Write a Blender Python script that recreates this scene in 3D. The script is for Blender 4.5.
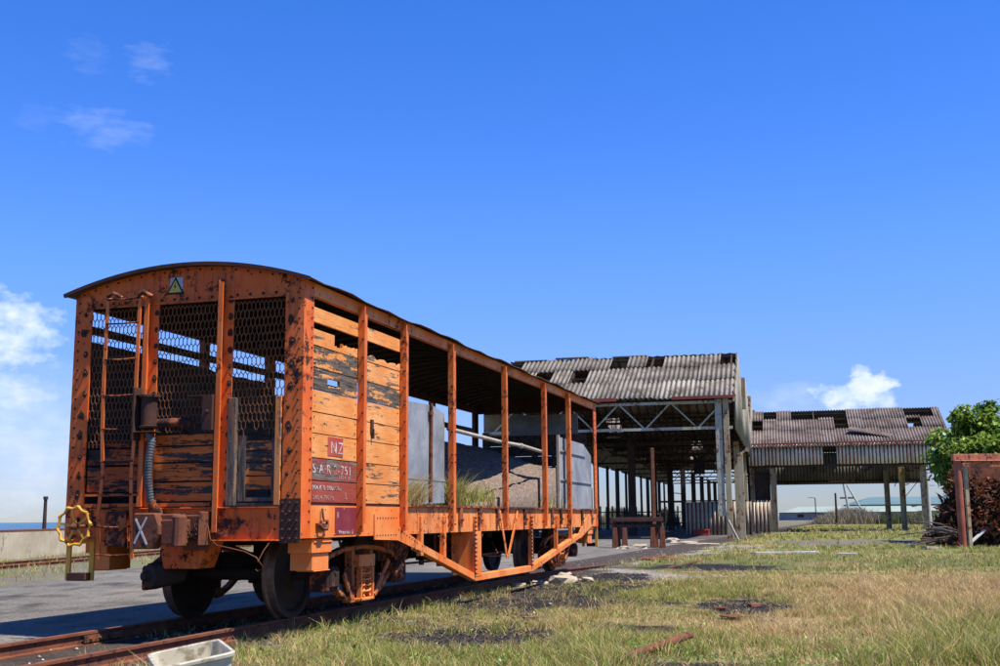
import bpy, math, random
import numpy as np
from mathutils import Vector, Matrix
random.seed(7); rng = np.random.default_rng(11)
SC = bpy.context.scene
COL = SC.collection
for o in list(bpy.data.objects): bpy.data.objects.remove(o)

# ------------------------------------------------------------------ camera, world, sun, exposure
PITCH, ROLL, HC = .1599, .0083, 1.085
A = .2956                         # heading of the wagon and its track
B = math.radians(13.8)            # heading of the sheds
cam = bpy.data.objects.new('camera', bpy.data.cameras.new('camera')); COL.objects.link(cam)
cam.data.sensor_width = 36; cam.data.lens = 41.4; cam.data.clip_start = .1; cam.data.clip_end = 60000
r0 = Vector((1, 0, 0)); u0 = Vector((0, -math.sin(PITCH), math.cos(PITCH))); f0 = Vector((0, math.cos(PITCH), math.sin(PITCH)))
rr = r0*math.cos(ROLL)-u0*math.sin(ROLL); uu = r0*math.sin(ROLL)+u0*math.cos(ROLL)
cam.matrix_world = Matrix(((rr.x, uu.x, -f0.x, 0), (rr.y, uu.y, -f0.y, 0), (rr.z, uu.z, -f0.z, HC), (0, 0, 0, 1)))
SC.camera = cam

SUN = Vector((1.49, -.81, 3.3)).normalized()
EL = math.asin(SUN.z); AZ = math.atan2(SUN.x, SUN.y)
w = bpy.data.worlds.new('World'); SC.world = w; w.use_nodes = True
nt = w.node_tree; nt.nodes.clear()
def N(t, typ, **kw):
    n = t.nodes.new(typ)
    for k, v in kw.items(): setattr(n, k, v)
    return n
out = N(nt, 'ShaderNodeOutputWorld'); bg = N(nt, 'ShaderNodeBackground')
sky = N(nt, 'ShaderNodeTexSky', sky_type='NISHITA', sun_disc=False, sun_elevation=EL, sun_rotation=AZ, altitude=0, air_density=1.0, dust_density=.0, ozone_density=4.0)
bg.inputs[1].default_value = .105
tc = N(nt, 'ShaderNodeTexCoord'); L = nt.links.new
def M_(t, op, a, b=None, c=None, clamp=False):
    n = t.nodes.new('ShaderNodeMath'); n.operation = op; n.use_clamp = clamp
    for i, v in enumerate((a, b, c)):
        if v is None: continue
        if isinstance(v, (int, float)): n.inputs[i].default_value = v
        else: t.links.new(v, n.inputs[i])
    return n.outputs[0]
sep = N(nt, 'ShaderNodeSeparateXYZ'); L(tc.outputs['Generated'], sep.inputs[0])
azn = M_(nt, 'ARCTAN2', sep.outputs[0], sep.outputs[1]); eln = M_(nt, 'ARCSINE', sep.outputs[2])
def cloudnoise(scale, detail, seed, sy=1.6):
    cx = N(nt, 'ShaderNodeCombineXYZ'); L(azn, cx.inputs[0]); L(M_(nt, 'MULTIPLY', eln, sy), cx.inputs[1]); cx.inputs[2].default_value = seed
    nz = N(nt, 'ShaderNodeTexNoise'); nz.inputs['Scale'].default_value = scale; nz.inputs['Detail'].default_value = detail; nz.inputs['Roughness'].default_value = .55
    L(cx.outputs[0], nz.inputs['Vector']); return nz.outputs[0]
def blob(a0, e0, ra, re):
    dx = M_(nt, 'DIVIDE', M_(nt, 'SUBTRACT', azn, a0), ra); dy = M_(nt, 'DIVIDE', M_(nt, 'SUBTRACT', eln, e0), re)
    return M_(nt, 'SUBTRACT', 1.0, M_(nt, 'ADD', M_(nt, 'MULTIPLY', dx, dx), M_(nt, 'MULTIPLY', dy, dy)))
def azel(px, py):
    X = px-500; V = 333-py
    x = X*math.cos(ROLL)+V*math.sin(ROLL); uq = -X*math.sin(ROLL)+V*math.cos(ROLL)
    y = 1150*math.cos(PITCH)-uq*math.sin(PITCH); z = 1150*math.sin(PITCH)+uq*math.cos(PITCH)
    return math.atan2(x, y), math.atan2(z, math.hypot(x, y))
n1 = cloudnoise(52, 9, 1.3); n2 = cloudnoise(14, 7, 4.1); n3 = cloudnoise(45, 9, 7.7, 2.6)
def cl(px, py, rx, ry, noise, k, soft, amt):
    a, e = azel(px, py)
    b = blob(a, e, rx/1150, ry/1150)
    v = M_(nt, 'ADD', b, M_(nt, 'MULTIPLY', M_(nt, 'SUBTRACT', noise, .5), k))
    v = M_(nt, 'DIVIDE', v, soft, clamp=True)
    return M_(nt, 'MULTIPLY', M_(nt, 'SMOOTH_MIN', v, 1.0, .3), amt, clamp=True)
parts = [cl(868, 388, 26, 22, n1, 3.6, .7, .9), cl(842, 399, 30, 16, n1, 3.6, .8, .8), cl(884, 398, 14, 14, n1, 3.6, .8, .7), cl(788, 402, 44, 20, n1, 3.0, 2.0, .35), cl(800, 412, 60, 12, n2, 2.6, 2.0, .3),
         cl(-2, 335, 60, 42, n1, 2.8, 1.1, .9), cl(20, 352, 30, 16, n1, 3.4, 1.4, .5), cl(5, 396, 50, 34, n1, 2.8, 1.5, .75), cl(10, 440, 130, 80, n2, 2.4, 1.6, .55),
         cl(146, 62, 24, 20, n3, 5.0, 3.4, .22), cl(103, 126, 42, 22, n3, 5.0, 3.2, .26), cl(88, 57, 22, 18, n3, 5.0, 3.6, .14), cl(42, 117, 24, 14, n3, 5.0, 3.6, .12)]
tot = parts[0]
for p in parts[1:]: tot = M_(nt, 'MAXIMUM', tot, p)
# light and grey inside the clouds
shade = cloudnoise(45, 5, 2.2)
ccol = N(nt, 'ShaderNodeMix', data_type='RGBA'); ccol.inputs['A'].default_value = (4.6, 5.6, 7.4, 1); ccol.inputs['B'].default_value = (6.6, 6.9, 7.5, 1)
L(M_(nt, 'MULTIPLY', M_(nt, 'SUBTRACT', shade, .35), 3.0, clamp=True), ccol.inputs['Factor'])
mx = N(nt, 'ShaderNodeMix', data_type='RGBA')
hs = N(nt, 'ShaderNodeHueSaturation'); hs.inputs['Saturation'].default_value = 1.32; hs.inputs['Value'].default_value = 1.0
L(sky.outputs[0], hs.inputs['Color'])
tint = N(nt, 'ShaderNodeMix', data_type='RGBA', blend_type='MULTIPLY'); tint.inputs['Factor'].default_value = 1; 
tm = N(nt, 'ShaderNodeMix', data_type='RGBA'); tm.inputs['A'].default_value = (.30, .385, .62, 1); tm.inputs['B'].default_value = (1.12, .95, 1.38, 1)
tr_ = N(nt, 'ShaderNodeMapRange', interpolation_type='SMOOTHSTEP'); tr_.inputs['From Min'].default_value = -.06; tr_.inputs['From Max'].default_value = .26; L(eln, tr_.inputs['Value']); L(tr_.outputs[0], tm.inputs['Factor']); L(tm.outputs['Result'], tint.inputs['B'])
L(hs.outputs[0], tint.inputs['A'])
L(tot, mx.inputs['Factor']); L(tint.outputs['Result'], mx.inputs['A']); L(ccol.outputs['Result'], mx.inputs['B'])
L(mx.outputs['Result'], bg.inputs[0]); L(bg.outputs[0], out.inputs[0])

sl = bpy.data.lights.new('sun', 'SUN'); sl.energy = 5.0; sl.angle = math.radians(.5); sl.color = (1, .94, .84)
so = bpy.data.objects.new('sun', sl); COL.objects.link(so); so.rotation_euler = (-SUN).to_track_quat('-Z', 'Y').to_euler(); so.location = (10, -5, 30)
SC.view_settings.view_transform = 'Standard'; SC.view_settings.look = 'None'; SC.view_settings.exposure = .63; SC.view_settings.gamma = 1
SC.view_settings.use_curve_mapping = False
SC.cycles.max_bounces = 6

# ------------------------------------------------------------------ helpers
def at(px, py, Y):
    X = px-500; V = 333-py
    x = X*math.cos(ROLL)+V*math.sin(ROLL); uq = -X*math.sin(ROLL)+V*math.cos(ROLL)
    y = 1150*math.cos(PITCH)-uq*math.sin(PITCH); z = 1150*math.sin(PITCH)+uq*math.cos(PITCH)
    return Vector((x/y*Y, Y, HC+z/y*Y))
class MB:
    def __init__(s): s.v = []; s.f = []; s.m = []; s.mi = 0; s.smooth = []; s.sm = False
    def add(s, vs, fs):
        b = len(s.v); s.v += [tuple(v) for v in vs]; s.f += [tuple(b+i for i in f) for f in fs]
        s.m += [s.mi]*len(fs); s.smooth += [s.sm]*len(fs); return s
    def box(s, x0, x1, y0, y1, z0, z1):
        x0, x1 = sorted((x0, x1)); y0, y1 = sorted((y0, y1)); z0, z1 = sorted((z0, z1))
        return s.add([(x0,y0,z0),(x1,y0,z0),(x1,y1,z0),(x0,y1,z0),(x0,y0,z1),(x1,y0,z1),(x1,y1,z1),(x0,y1,z1)],
                     [(0,3,2,1),(4,5,6,7),(0,1,5,4),(1,2,6,5),(2,3,7,6),(3,0,4,7)])
    def bar(s, p, q, a, b, up=(0,0,1), roll=0):
        p = Vector(p); q = Vector(q); d = (q-p).normalized(); up = Vector(up)
        if abs(d.dot(up)) > .98: up = Vector((0, 1, 0))
        r = d.cross(up).normalized(); u = r.cross(d)
        if roll: R = Matrix.Rotation(roll, 3, d); r = R@r; u = R@u
        vs = [c+r*i*a/2+u*j*b/2 for c in (p, q) for i, j in ((-1,-1),(1,-1),(1,1),(-1,1))]
        return s.add(vs, [(0,1,2,3),(7,6,5,4),(0,4,5,1),(1,5,6,2),(2,6,7,3),(3,7,4,0)])
    def tube(s, pts, r, n=10, caps=True, rs=None):
        pts = [Vector(p) for p in pts]; rings = []; old = s.sm
        for i, p in enumerate(pts):
            d = (pts[min(i+1, len(pts)-1)]-pts[max(i-1, 0)]).normalized()
            up = Vector((0,0,1)) if abs(d.z) < .9 else Vector((0,1,0))
            a = d.cross(up).normalized(); b = a.cross(d); rad = rs[i] if rs else r
            rings.append([p+a*math.cos(2*math.pi*k/n)*rad+b*math.sin(2*math.pi*k/n)*rad for k in range(n)])
        vs = [v for R in rings for v in R]; fs = []
        for i in range(len(pts)-1):
            for k in range(n): fs.append((i*n+k, i*n+(k+1)%n, (i+1)*n+(k+1)%n, (i+1)*n+k))
        s.sm = n > 5; s.add(vs, fs)
        s.sm = False
        if caps: s.add(rings[0], [tuple(range(n))]); s.add(rings[-1], [tuple(reversed(range(n)))])
        s.sm = old; return s
    def lathe(s, c, axis, prof, n=24):
        c = Vector(c); ax = Vector(axis).normalized(); t = Vector((0,0,1)) if abs(ax.z) < .9 else Vector((1,0,0))
        a = ax.cross(t).normalized(); b = ax.cross(a)
        vs = []; m = len(prof)
        for k in range(n):
            an = 2*math.pi*k/n
            for (d, r) in prof: vs.append(c+ax*d+(a*math.cos(an)+b*math.sin(an))*r)
        fs = [(k*m+i, ((k+1)%n)*m+i, ((k+1)%n)*m+i+1, k*m+i+1) for k in range(n) for i in range(m-1)]
        return s.add(vs, fs)
    def prism(s, poly, d):               # poly: 3D points (planar), d: extrusion vector
        n = len(poly); d = Vector(d); p = [Vector(x) for x in poly]
        return s.add(p+[x+d for x in p], [tuple(range(n)), tuple(reversed(range(n, 2*n)))]+[(i, i+n, (i+1)%n+n, (i+1)%n) for i in range(n)])
    def bolt(s, c, nrm, r=.014, h=.014):
        c = Vector(c); nn = Vector(nrm).normalized(); t = Vector((0,0,1)) if abs(nn.z) < .9 else Vector((1,0,0))
        a = nn.cross(t).normalized(); b = nn.cross(a); vs = []
        for hh, rad in ((0, r), (h, r*.75)):
            vs += [c+nn*hh+(a*math.cos(k*math.pi/3)+b*math.sin(k*math.pi/3))*rad for k in range(6)]
        return s.add(vs, [tuple(range(6,12))]+[(k, (k+1)%6, (k+1)%6+6, k+6) for k in range(6)])
    def build(s, name, mats, parent=None, bevel=0, loc=None, rot=None):
        me = bpy.data.meshes.new(name); me.from_pydata(s.v, [], s.f)
        if not isinstance(mats, (list, tuple)): mats = [mats]
        for m in mats: me.materials.append(m)
        me.polygons.foreach_set('material_index', s.m); me.polygons.foreach_set('use_smooth', s.smooth)
        me.update()
        import bmesh
        bm = bmesh.new(); bm.from_mesh(me); bmesh.ops.recalc_face_normals(bm, faces=bm.faces); bm.to_mesh(me); bm.free()
        o = bpy.data.objects.new(name, me); COL.objects.link(o)
        if parent: o.parent = parent
        if loc is not None: o.location = loc
        if rot is not None: o.rotation_euler = rot
        if bevel:
            b = o.modifiers.new('bevel', 'BEVEL'); b.width = bevel; b.segments = 1; b.limit_method = 'ANGLE'
        return o
def tag(o, label=None, cat=None, group=None, kind=None):
    if label: o['label'] = label
    if cat: o['category'] = cat
    if group: o['group'] = group
    if kind: o['kind'] = kind
    return o
def empty(name, loc, rz=0, label=None, cat=None, group=None):
    o = bpy.data.objects.new(name, None); COL.objects.link(o); o.location = loc; o.rotation_euler = (0, 0, rz); o.empty_display_size = .2
    return tag(o, label, cat, group)
def copy_tree(o, parent=None, loc=None, rot=None):
    c = o.copy(); COL.objects.link(c); c.parent = parent
    if loc is not None: c.location = loc
    if rot is not None: c.rotation_euler = rot
    for ch in [x for x in bpy.data.objects if x.parent == o]: copy_tree(ch, c)
    return c

# ------------------------------------------------------------------ materials
def mat(name, rough=.8, metal=0, spec=.3):
    m = bpy.data.materials.new(name); m.use_nodes = True; t = m.node_tree
    b = t.nodes['Principled BSDF']; b.inputs['Roughness'].default_value = rough; b.inputs['Metallic'].default_value = metal
    b.inputs['Specular IOR Level'].default_value = spec
    return m, t, b
def coords(t, scale=(1,1,1), kind='Object'):
    c = t.nodes.new('ShaderNodeTexCoord'); mp = t.nodes.new('ShaderNodeMapping'); mp.inputs['Scale'].default_value = scale
    t.links.new(c.outputs[kind], mp.inputs['Vector']); return mp.outputs[0]
def noise(t, vec, scale, detail=5, rough=.6, w=None):
    n = t.nodes.new('ShaderNodeTexNoise'); n.inputs['Scale'].default_value = scale; n.inputs['Detail'].default_value = detail; n.inputs['Roughness'].default_value = rough
    t.links.new(vec, n.inputs['Vector']); return n.outputs[0]
def step(t, val, lo, hi):
    r = t.nodes.new('ShaderNodeMapRange'); r.interpolation_type = 'SMOOTHSTEP'; r.inputs['From Min'].default_value = lo; r.inputs['From Max'].default_value = hi
    t.links.new(val, r.inputs['Value']); return r.outputs[0]
def mix(t, f, a, b, mode='MIX'):
    n = t.nodes.new('ShaderNodeMix'); n.data_type = 'RGBA'; n.blend_type = mode
    for s, v in ((n.inputs['Factor'], f), (n.inputs['A'], a), (n.inputs['B'], b)):
        if isinstance(v, (int, float)): s.default_value = v
        elif isinstance(v, tuple): s.default_value = v+(1,) if len(v) == 3 else v
        else: t.links.new(v, s)
    return n.outputs['Result']
def bump(t, b, h, strength=.4, dist=.01):
    n = t.nodes.new('ShaderNodeBump'); n.inputs['Strength'].default_value = strength; n.inputs['Distance'].default_value = dist
    t.links.new(h, n.inputs['Height']); t.links.new(n.outputs[0], b.inputs['Normal'])
def painted(name, base, faded, rust, dark, amt=.5, rough=.55, sc=1.0, streak=True, bd=.004):
    """old paint: faded areas, rust blotches with dark cores, vertical streaks; amt 0..1 rust amount"""
    m, t, b = mat(name, rough)
    v = coords(t); vs = coords(t, (14, 14, 1.1)); 
    n1 = noise(t, v, 2.1*sc, 4); n2 = noise(t, v, 9*sc, 7, .7); n3 = noise(t, v, 38*sc, 4); ns = noise(t, vs, 1.0, 5, .7); nl = noise(t, v, 1.1*sc, 3); nm = noise(t, coords(t, (1, 1, .45)), 4.5*sc, 6, .65)
    c = mix(t, step(t, n1, .35, .65), base, faded)
    c = mix(t, M_(t, 'MULTIPLY', step(t, nm, .50, .72), .35), c, tuple(min(1, q*1.25+.05) for q in faded))
    c = mix(t, M_(t, 'MULTIPLY', M_(t, 'MULTIPLY', step(t, ns, .47, .70), step(t, nl, .38, .6)), .8 if streak else .35), c, rust)
    lo = .74-.28*amt
    blotch = M_(t, 'ADD', M_(t, 'ADD', M_(t, 'MULTIPLY', n2, .75), M_(t, 'MULTIPLY', n3, .25)), M_(t, 'MULTIPLY', M_(t, 'SUBTRACT', nl, .5), .42))
    f1 = step(t, blotch, lo-.045, lo+.01); f2 = step(t, blotch, lo+.01, lo+.06)
    c = mix(t, f1, c, rust); c = mix(t, f2, c, dark)
    c = mix(t, .25, c, mix(t, n3, (.5,.5,.5), (1,1,1)), 'MULTIPLY')
    t.links.new(c, b.inputs['Base Color'])
    rg = t.nodes.new('ShaderNodeMapRange'); rg.inputs['To Min'].default_value = rough; rg.inputs['To Max'].default_value = .95
    t.links.new(f1, rg.inputs['Value']); t.links.new(rg.outputs[0], b.inputs['Roughness'])
    h = M_(t, 'SUBTRACT', M_(t, 'MULTIPLY', n3, .5), f1); bump(t, b, h, .5, bd)
    return m
def peeled(name, paint, faded, wood, dark, amt, axis='y', sc=1.0):
    """paint flaking off boards along the grain"""
    m, t, b = mat(name, .75, spec=.2)
    s1 = {'y': (7, 1.0, 9), 'x': (1.0, 7, 9), 'z': (9, 9, 1.0)}[axis]; s2 = tuple(x*6 if x > 2 else x*3 for x in s1)
    vv = coords(t); v1 = coords(t, s1); v2 = coords(t, s2)
    n0 = noise(t, vv, 1.7, 3); n1 = noise(t, v1, 1.5*sc, 7, .72); n2 = noise(t, v2, 1.5*sc, 6, .7); n3 = noise(t, vv, 30, 4)
    c = mix(t, step(t, n0, .35, .68), paint, faded)
    c = mix(t, M_(t, 'MULTIPLY', step(t, n2, .42, .72), .6), c, tuple(x*.6 for x in paint)); c = mix(t, M_(t, 'MULTIPLY', step(t, noise(t, v1, .6*sc, 5, .7), .5, .75), .5), c, tuple(min(1, x*1.1+.05) for x in faded))
    c = mix(t, step(t, noise(t, v2, 2.6*sc, 3, .6), .655, .69), c, dark)
    f = M_(t, 'ADD', M_(t, 'MULTIPLY', n1, .68), M_(t, 'ADD', M_(t, 'MULTIPLY', n0, .2), M_(t, 'MULTIPLY', n3, .12)))
    lo = .70-.32*amt; pf = step(t, f, lo, lo+.022)
    wd = mix(t, step(t, n2, .35, .65), dark, wood)
    c = mix(t, pf, c, wd); t.links.new(c, b.inputs['Base Color'])
    bump(t, b, M_(t, 'SUBTRACT', M_(t, 'MULTIPLY', n2, .5), pf), .6, .005)
    return m
def plain(name, c1, c2, sc=3, rough=.85, bumpd=.005, metal=0, detail=6, c3=None, lo=.55, hi=.62, bs=.4):
    m, t, b = mat(name, rough, metal)
    v = coords(t); n = noise(t, v, sc, detail, .65); n2 = noise(t, v, sc*9, 4)
    c = mix(t, step(t, n, .32, .68), c1, c2)
    if c3: c = mix(t, step(t, noise(t, v, sc*2.7, 7, .7), lo, hi), c, c3)
    t.links.new(mix(t, .3, c, mix(t, n2, (.45,.45,.45), (1,1,1)), 'MULTIPLY'), b.inputs['Base Color'])
    bump(t, b, n2, bs, bumpd); return m

ORG = (.80, .185, .026); ORF = (.84, .30, .085); RST = (.20, .05, .02); DRK = (.035, .018, .014)
M = {}
M['orange'] = painted('orange_steel', ORG, ORF, (.28, .065, .02), DRK, .42)
M['orange_end'] = painted('orange_steel_stained', (.70, .112, .011), (.78, .165, .022), (.17, .04, .016), DRK, .55)
M['orange_post'] = painted('orange_post', (.64, .115, .016), (.72, .18, .034), (.24, .055, .018), DRK, .45, streak=False)
M['orange_rust_and_shade'] = painted('orange_rusted_and_shaded_steel', (.5, .12, .022), (.36, .10, .03), (.12, .035, .018), DRK, .85)  # rusted fittings; also paints the left side posts as shaded
M['orange_under'] = painted('orange_grimy_steel', (.56, .13, .025), (.5, .16, .05), (.16, .05, .02), DRK, .6)
M['board'] = peeled('orange_board', (.72, .25, .06), (.80, .36, .12), (.20, .15, .10), (.05, .04, .032), .42)
M['board_worn'] = peeled('orange_board_worn', (.70, .24, .06), (.78, .35, .12), (.20, .16, .115), (.045, .037, .03), .52)
M['board_bare'] = peeled('orange_board_bare', (.70, .26, .07), (.76, .36, .13), (.17, .135, .10), (.035, .03, .026), .74)
M['board_red'] = peeled('red_board', (.30, .05, .03), (.38, .085, .05), (.22, .17, .13), (.08, .05, .04), .36)
M['board_redworn'] = peeled('red_board_worn', (.26, .05, .035), (.33, .08, .055), (.22, .18, .14), (.08, .05, .04), .62)
M['board_end'] = peeled('orange_end_board', (.62, .135, .025), (.68, .2, .04), (.09, .07, .055), (.02, .016, .014), .62, 'x')
M['board_dark'] = peeled('dark_end_board', (.42, .085, .02), (.36, .09, .03), (.05, .035, .028), (.012, .01, .009), .70, 'x')  # darker, barer boards for the left bay
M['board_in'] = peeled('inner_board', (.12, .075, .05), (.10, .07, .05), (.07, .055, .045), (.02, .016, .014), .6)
M['oldwood'] = peeled('grey_wood', (.24, .11, .05), (.20, .15, .11), (.15, .12, .10), (.045, .036, .03), .7, 'z')
M['oldwood_or'] = peeled('wood_post_orange', (.66, .22, .06), (.70, .3, .1), (.22, .18, .14), (.05, .04, .035), .5, 'z')
M['purple'] = painted('purple_panel', (.20, .022, .035), (.30, .05, .04), (.42, .12, .03), (.10, .02, .02), .4)
M['redsq'] = painted('red_panel', (.42, .05, .03), (.46, .085, .04), (.3, .05, .03), (.2, .03, .03), .2)
M['rust'] = plain('rust', (.13, .045, .024), (.22, .075, .032), 4, .9, c3=(.05, .025, .018))
M['rust_and_shade'] = plain('dark_rust_and_shade', (.045, .022, .016), (.09, .036, .022), 5, .9)  # real rust on fittings; also shade painted on left and far-end steel
M['grime'] = plain('underframe_grime', (.022, .017, .014), (.05, .03, .02), 4, .85)
M['wheel'] = plain('wheel_steel', (.018, .012, .01), (.045, .024, .016), 5, .7)
M['tread'] = plain('wheel_tread', (.16, .10, .07), (.28, .2, .15), 6, .45, metal=.5)
M['mesh'] = plain('rusty_wire', (.15, .065, .03), (.26, .10, .035), 6, .8)
M['roof'] = plain('wagon_roof_sheet', (.06, .035, .025), (.11, .055, .035), 3, .85)
M['roofin'] = plain('roof_underside', (.035, .03, .027), (.06, .048, .04), 3, .9)
M['galv'] = plain('galvanised_sheet', (.19, .205, .22), (.34, .35, .36), 2.2, .55, .002, .0, c3=(.20, .15, .11), lo=.55, hi=.72)
M['pipe'] = plain('pale_pipe', (.45, .40, .33), (.33, .27, .2), 6, .7)
M['yellow'] = painted('yellow_paint', (.70, .31, .02), (.76, .40, .05), (.25, .1, .03), (.06, .03, .02), .35, streak=False)
M['chalk'] = plain('chalk', (.6, .58, .55), (.45, .42, .4), 20, .9)
M['letter'] = painted('worn_letter_paint', (.66, .6, .54), (.5, .42, .36), (.3, .12, .08), (.26, .06, .04), .72, sc=3.5)
M['letterfaint'] = painted('faint_letter_paint', (.5, .33, .27), (.42, .24, .19), (.3, .1, .07), (.26, .06, .04), .5, sc=3)
M['hose'] = plain('rubber_hose', (.05, .052, .055), (.11, .115, .12), 8, .6)
M['white'] = plain('white_plastic', (.62, .57, .44), (.46, .41, .29), 5, .5, .002, c3=(.24, .20, .12), lo=.50, hi=.66)
M['black'] = plain('black_paint', (.012,.012,.012), (.02,.02,.02), 5)
M['signyellow'] = plain('sign_yellow', (.62, .50, .08), (.55, .45, .12), 20)
M['signgrey'] = plain('sign_backing', (.38, .42, .46), (.48, .48, .48), 30)
M['concrete'] = plain('concrete', (.42, .35, .22), (.58, .49, .34), .8, .9, c3=(.26, .22, .16), lo=.55, hi=.68)
M['lime'] = plain('limestone', (.36, .28, .2), (.48, .39, .28), 5, .95, .01)
M['brick'] = plain('brick_red', (.33, .08, .045), (.40, .12, .07), 6)
M['brickd'] = plain('brick_dark', (.20, .07, .04), (.27, .11, .07), 9)
M['bark'] = plain('bark', (.10, .08, .06), (.17, .14, .11), 5, .9, .02)
M['greenpale'] = painted('pale_green_paint', (.42, .41, .28), (.50, .47, .33), (.20, .10, .05), (.07, .035, .025), .55)
M['cream'] = painted('cream_column_paint', (.42, .36, .22), (.38, .31, .17), (.26, .10, .04), (.09, .04, .03), .62, sc=.45)
M['gutter'] = plain('red_gutter', (.22, .045, .035), (.30, .07, .05), 2, .8)
M['darksteel'] = plain('dark_steel', (.04, .028, .022), (.075, .045, .032), 1.5, .9)
M['redbox'] = plain('red_box_paint', (.42, .05, .035), (.36, .045, .03), 3)
def corrmat(name, hi1, hi2, low, stain, st=.5, gr=(.55, .9)):
    m, t, b = mat(name, .8, spec=.2)
    at_ = t.nodes.new('ShaderNodeAttribute'); at_.attribute_name = 'groove'
    tn = t.nodes.new('ShaderNodeAttribute'); tn.attribute_name = 'sheet'
    v = coords(t); n1 = noise(t, v, .9, 6, .7); n2 = noise(t, v, 5, 6, .7)
    c = mix(t, tn.outputs['Fac'], hi1, hi2)
    c = mix(t, step(t, n1, .42, .68), c, stain)
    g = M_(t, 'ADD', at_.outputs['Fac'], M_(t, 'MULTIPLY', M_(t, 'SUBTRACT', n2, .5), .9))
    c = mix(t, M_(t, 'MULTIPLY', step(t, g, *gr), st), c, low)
    c = mix(t, .35, c, mix(t, n2, (.4,.4,.4), (1,1,1)), 'MULTIPLY')
    t.links.new(c, b.inputs['Base Color']); bump(t, b, n2, .3, .01); return m
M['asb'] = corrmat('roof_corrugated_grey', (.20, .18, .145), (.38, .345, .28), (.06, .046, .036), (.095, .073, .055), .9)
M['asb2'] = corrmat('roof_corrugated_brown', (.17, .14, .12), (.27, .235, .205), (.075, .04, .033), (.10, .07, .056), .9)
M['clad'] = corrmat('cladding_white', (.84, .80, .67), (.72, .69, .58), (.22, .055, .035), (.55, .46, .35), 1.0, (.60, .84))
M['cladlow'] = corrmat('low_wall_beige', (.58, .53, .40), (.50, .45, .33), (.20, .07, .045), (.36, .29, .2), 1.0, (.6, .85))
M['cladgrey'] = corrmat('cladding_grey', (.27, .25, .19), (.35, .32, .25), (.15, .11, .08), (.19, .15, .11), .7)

def np_mesh(name, V, F, mats, loop_attrs=None, vattrs=None, parent=None, smooth=False, midx=None):
    V = np.asarray(V, np.float32); F = np.asarray(F, np.int32); k = F.shape[1]
    me = bpy.data.meshes.new(name); me.vertices.add(len(V)); me.vertices.foreach_set('co', V.ravel())
    me.loops.add(F.size); me.loops.foreach_set('vertex_index', F.ravel())
    me.polygons.add(len(F)); me.polygons.foreach_set('loop_start', np.arange(0, F.size, k, dtype=np.int32))
    me.polygons.foreach_set('loop_total', np.full(len(F), k, np.int32))
    if smooth: me.polygons.foreach_set('use_smooth', np.ones(len(F), bool))
    for m in (mats if isinstance(mats, (list, tuple)) else [mats]): me.materials.append(m)
    if midx is not None: me.polygons.foreach_set('material_index', np.asarray(midx, np.int32))
    for nme, arr in (vattrs or {}).items():
        if arr.ndim == 2:
            a = me.attributes.new(nme, 'FLOAT_COLOR', 'POINT'); c = np.ones((len(V), 4), np.float32); c[:, :3] = arr; a.data.foreach_set('color', c.ravel())
        else:
            a = me.attributes.new(nme, 'FLOAT', 'POINT'); a.data.foreach_set('value', arr.astype(np.float32))
    me.update(); me.validate()
    o = bpy.data.objects.new(name, me); COL.objects.link(o); o.parent = parent; return o

class Corr:
    """corrugated sheets: each call adds one sheet, o origin, a width direction, b length direction"""
    def __init__(s): s.V = []; s.F = []; s.g = []; s.t = []; s.n = 0
    def sheet(s, o, a, b, w, l, pitch=.2, amp=.035, tone=None, thick=True, sag=0):
        o = Vector(o); a = Vector(a).normalized(); b = Vector(b).normalized(); n = a.cross(b)
        ph = 0.0; k = 8; nx = max(2, int(round(w/pitch*k))); ny = 2 if not sag else 6
        tone = random.random() if tone is None else tone
        for layer in (0, 1):
            base = s.n
            for j in range(ny):
                for i in range(nx+1):
                    x = w*i/nx; wv = math.cos(2*math.pi*x/pitch)
                    yj = l*j/(ny-1); p = o+a*x+b*yj+n*(amp*wv-(.012 if layer else 0)-sag*4*(j/(ny-1))*(1-j/(ny-1)))
                    s.V.append(p); s.g.append(.5-.5*wv); s.t.append(tone); s.n += 1
            for j in range(ny-1):
                for i in range(nx):
                    q = base+j*(nx+1)+i; f = (q, q+1, q+nx+2, q+nx+1)
                    s.F.append(f if layer == 0 else f[::-1])
            if layer == 0: b0 = base
            else:
                for i in range(nx):     # front and back lips
                    s.F.append((b0+i, base+i, base+i+1, b0+i+1)); e = (ny-1)*(nx+1)
                    s.F.append((b0+e+i+1, base+e+i+1, base+e+i, b0+e+i))
        return s
    def build(s, name, m, parent=None):
        return np_mesh(name, [tuple(v) for v in s.V], s.F, m, vattrs={'groove': np.array(s.g), 'sheet': np.array(s.t)}, parent=parent, smooth=False)

# value noise in numpy for the ground cover
_perm = rng.random((256, 256))
def vn(x, y, s):
    x = np.asarray(x)*s+1000.3; y = np.asarray(y)*s+1000.7; xi = np.floor(x).astype(int); yi = np.floor(y).astype(int); fx = x-xi; fy = y-yi
    fx = fx*fx*(3-2*fx); fy = fy*fy*(3-2*fy); g = lambda i, j: _perm[i % 256, j % 256]
    return (g(xi,yi)*(1-fx)+g(xi+1,yi)*fx)*(1-fy)+(g(xi,yi+1)*(1-fx)+g(xi+1,yi+1)*fx)*fy
def fbm(x, y, s, o=4):
    t = 0; a = .5; q = 0
    for i in range(o): t = t+a*vn(x, y, s*2**i); q += a; a *= .55
    return t/q
def ss(x, a, b): t = np.clip((x-a)/(b-a), 0, 1); return t*t*(3-2*t)
X0, Y0 = -1.817, 10.539
WC = (X0-1.25*math.cos(A), Y0+1.25*math.sin(A))     # wagon origin: centre line at near end
def wuv(x, y):
    dx = x-WC[0]; dy = y-WC[1]
    return dx*math.cos(A)-dy*math.sin(A), dx*math.sin(A)+dy*math.cos(A)
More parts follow.
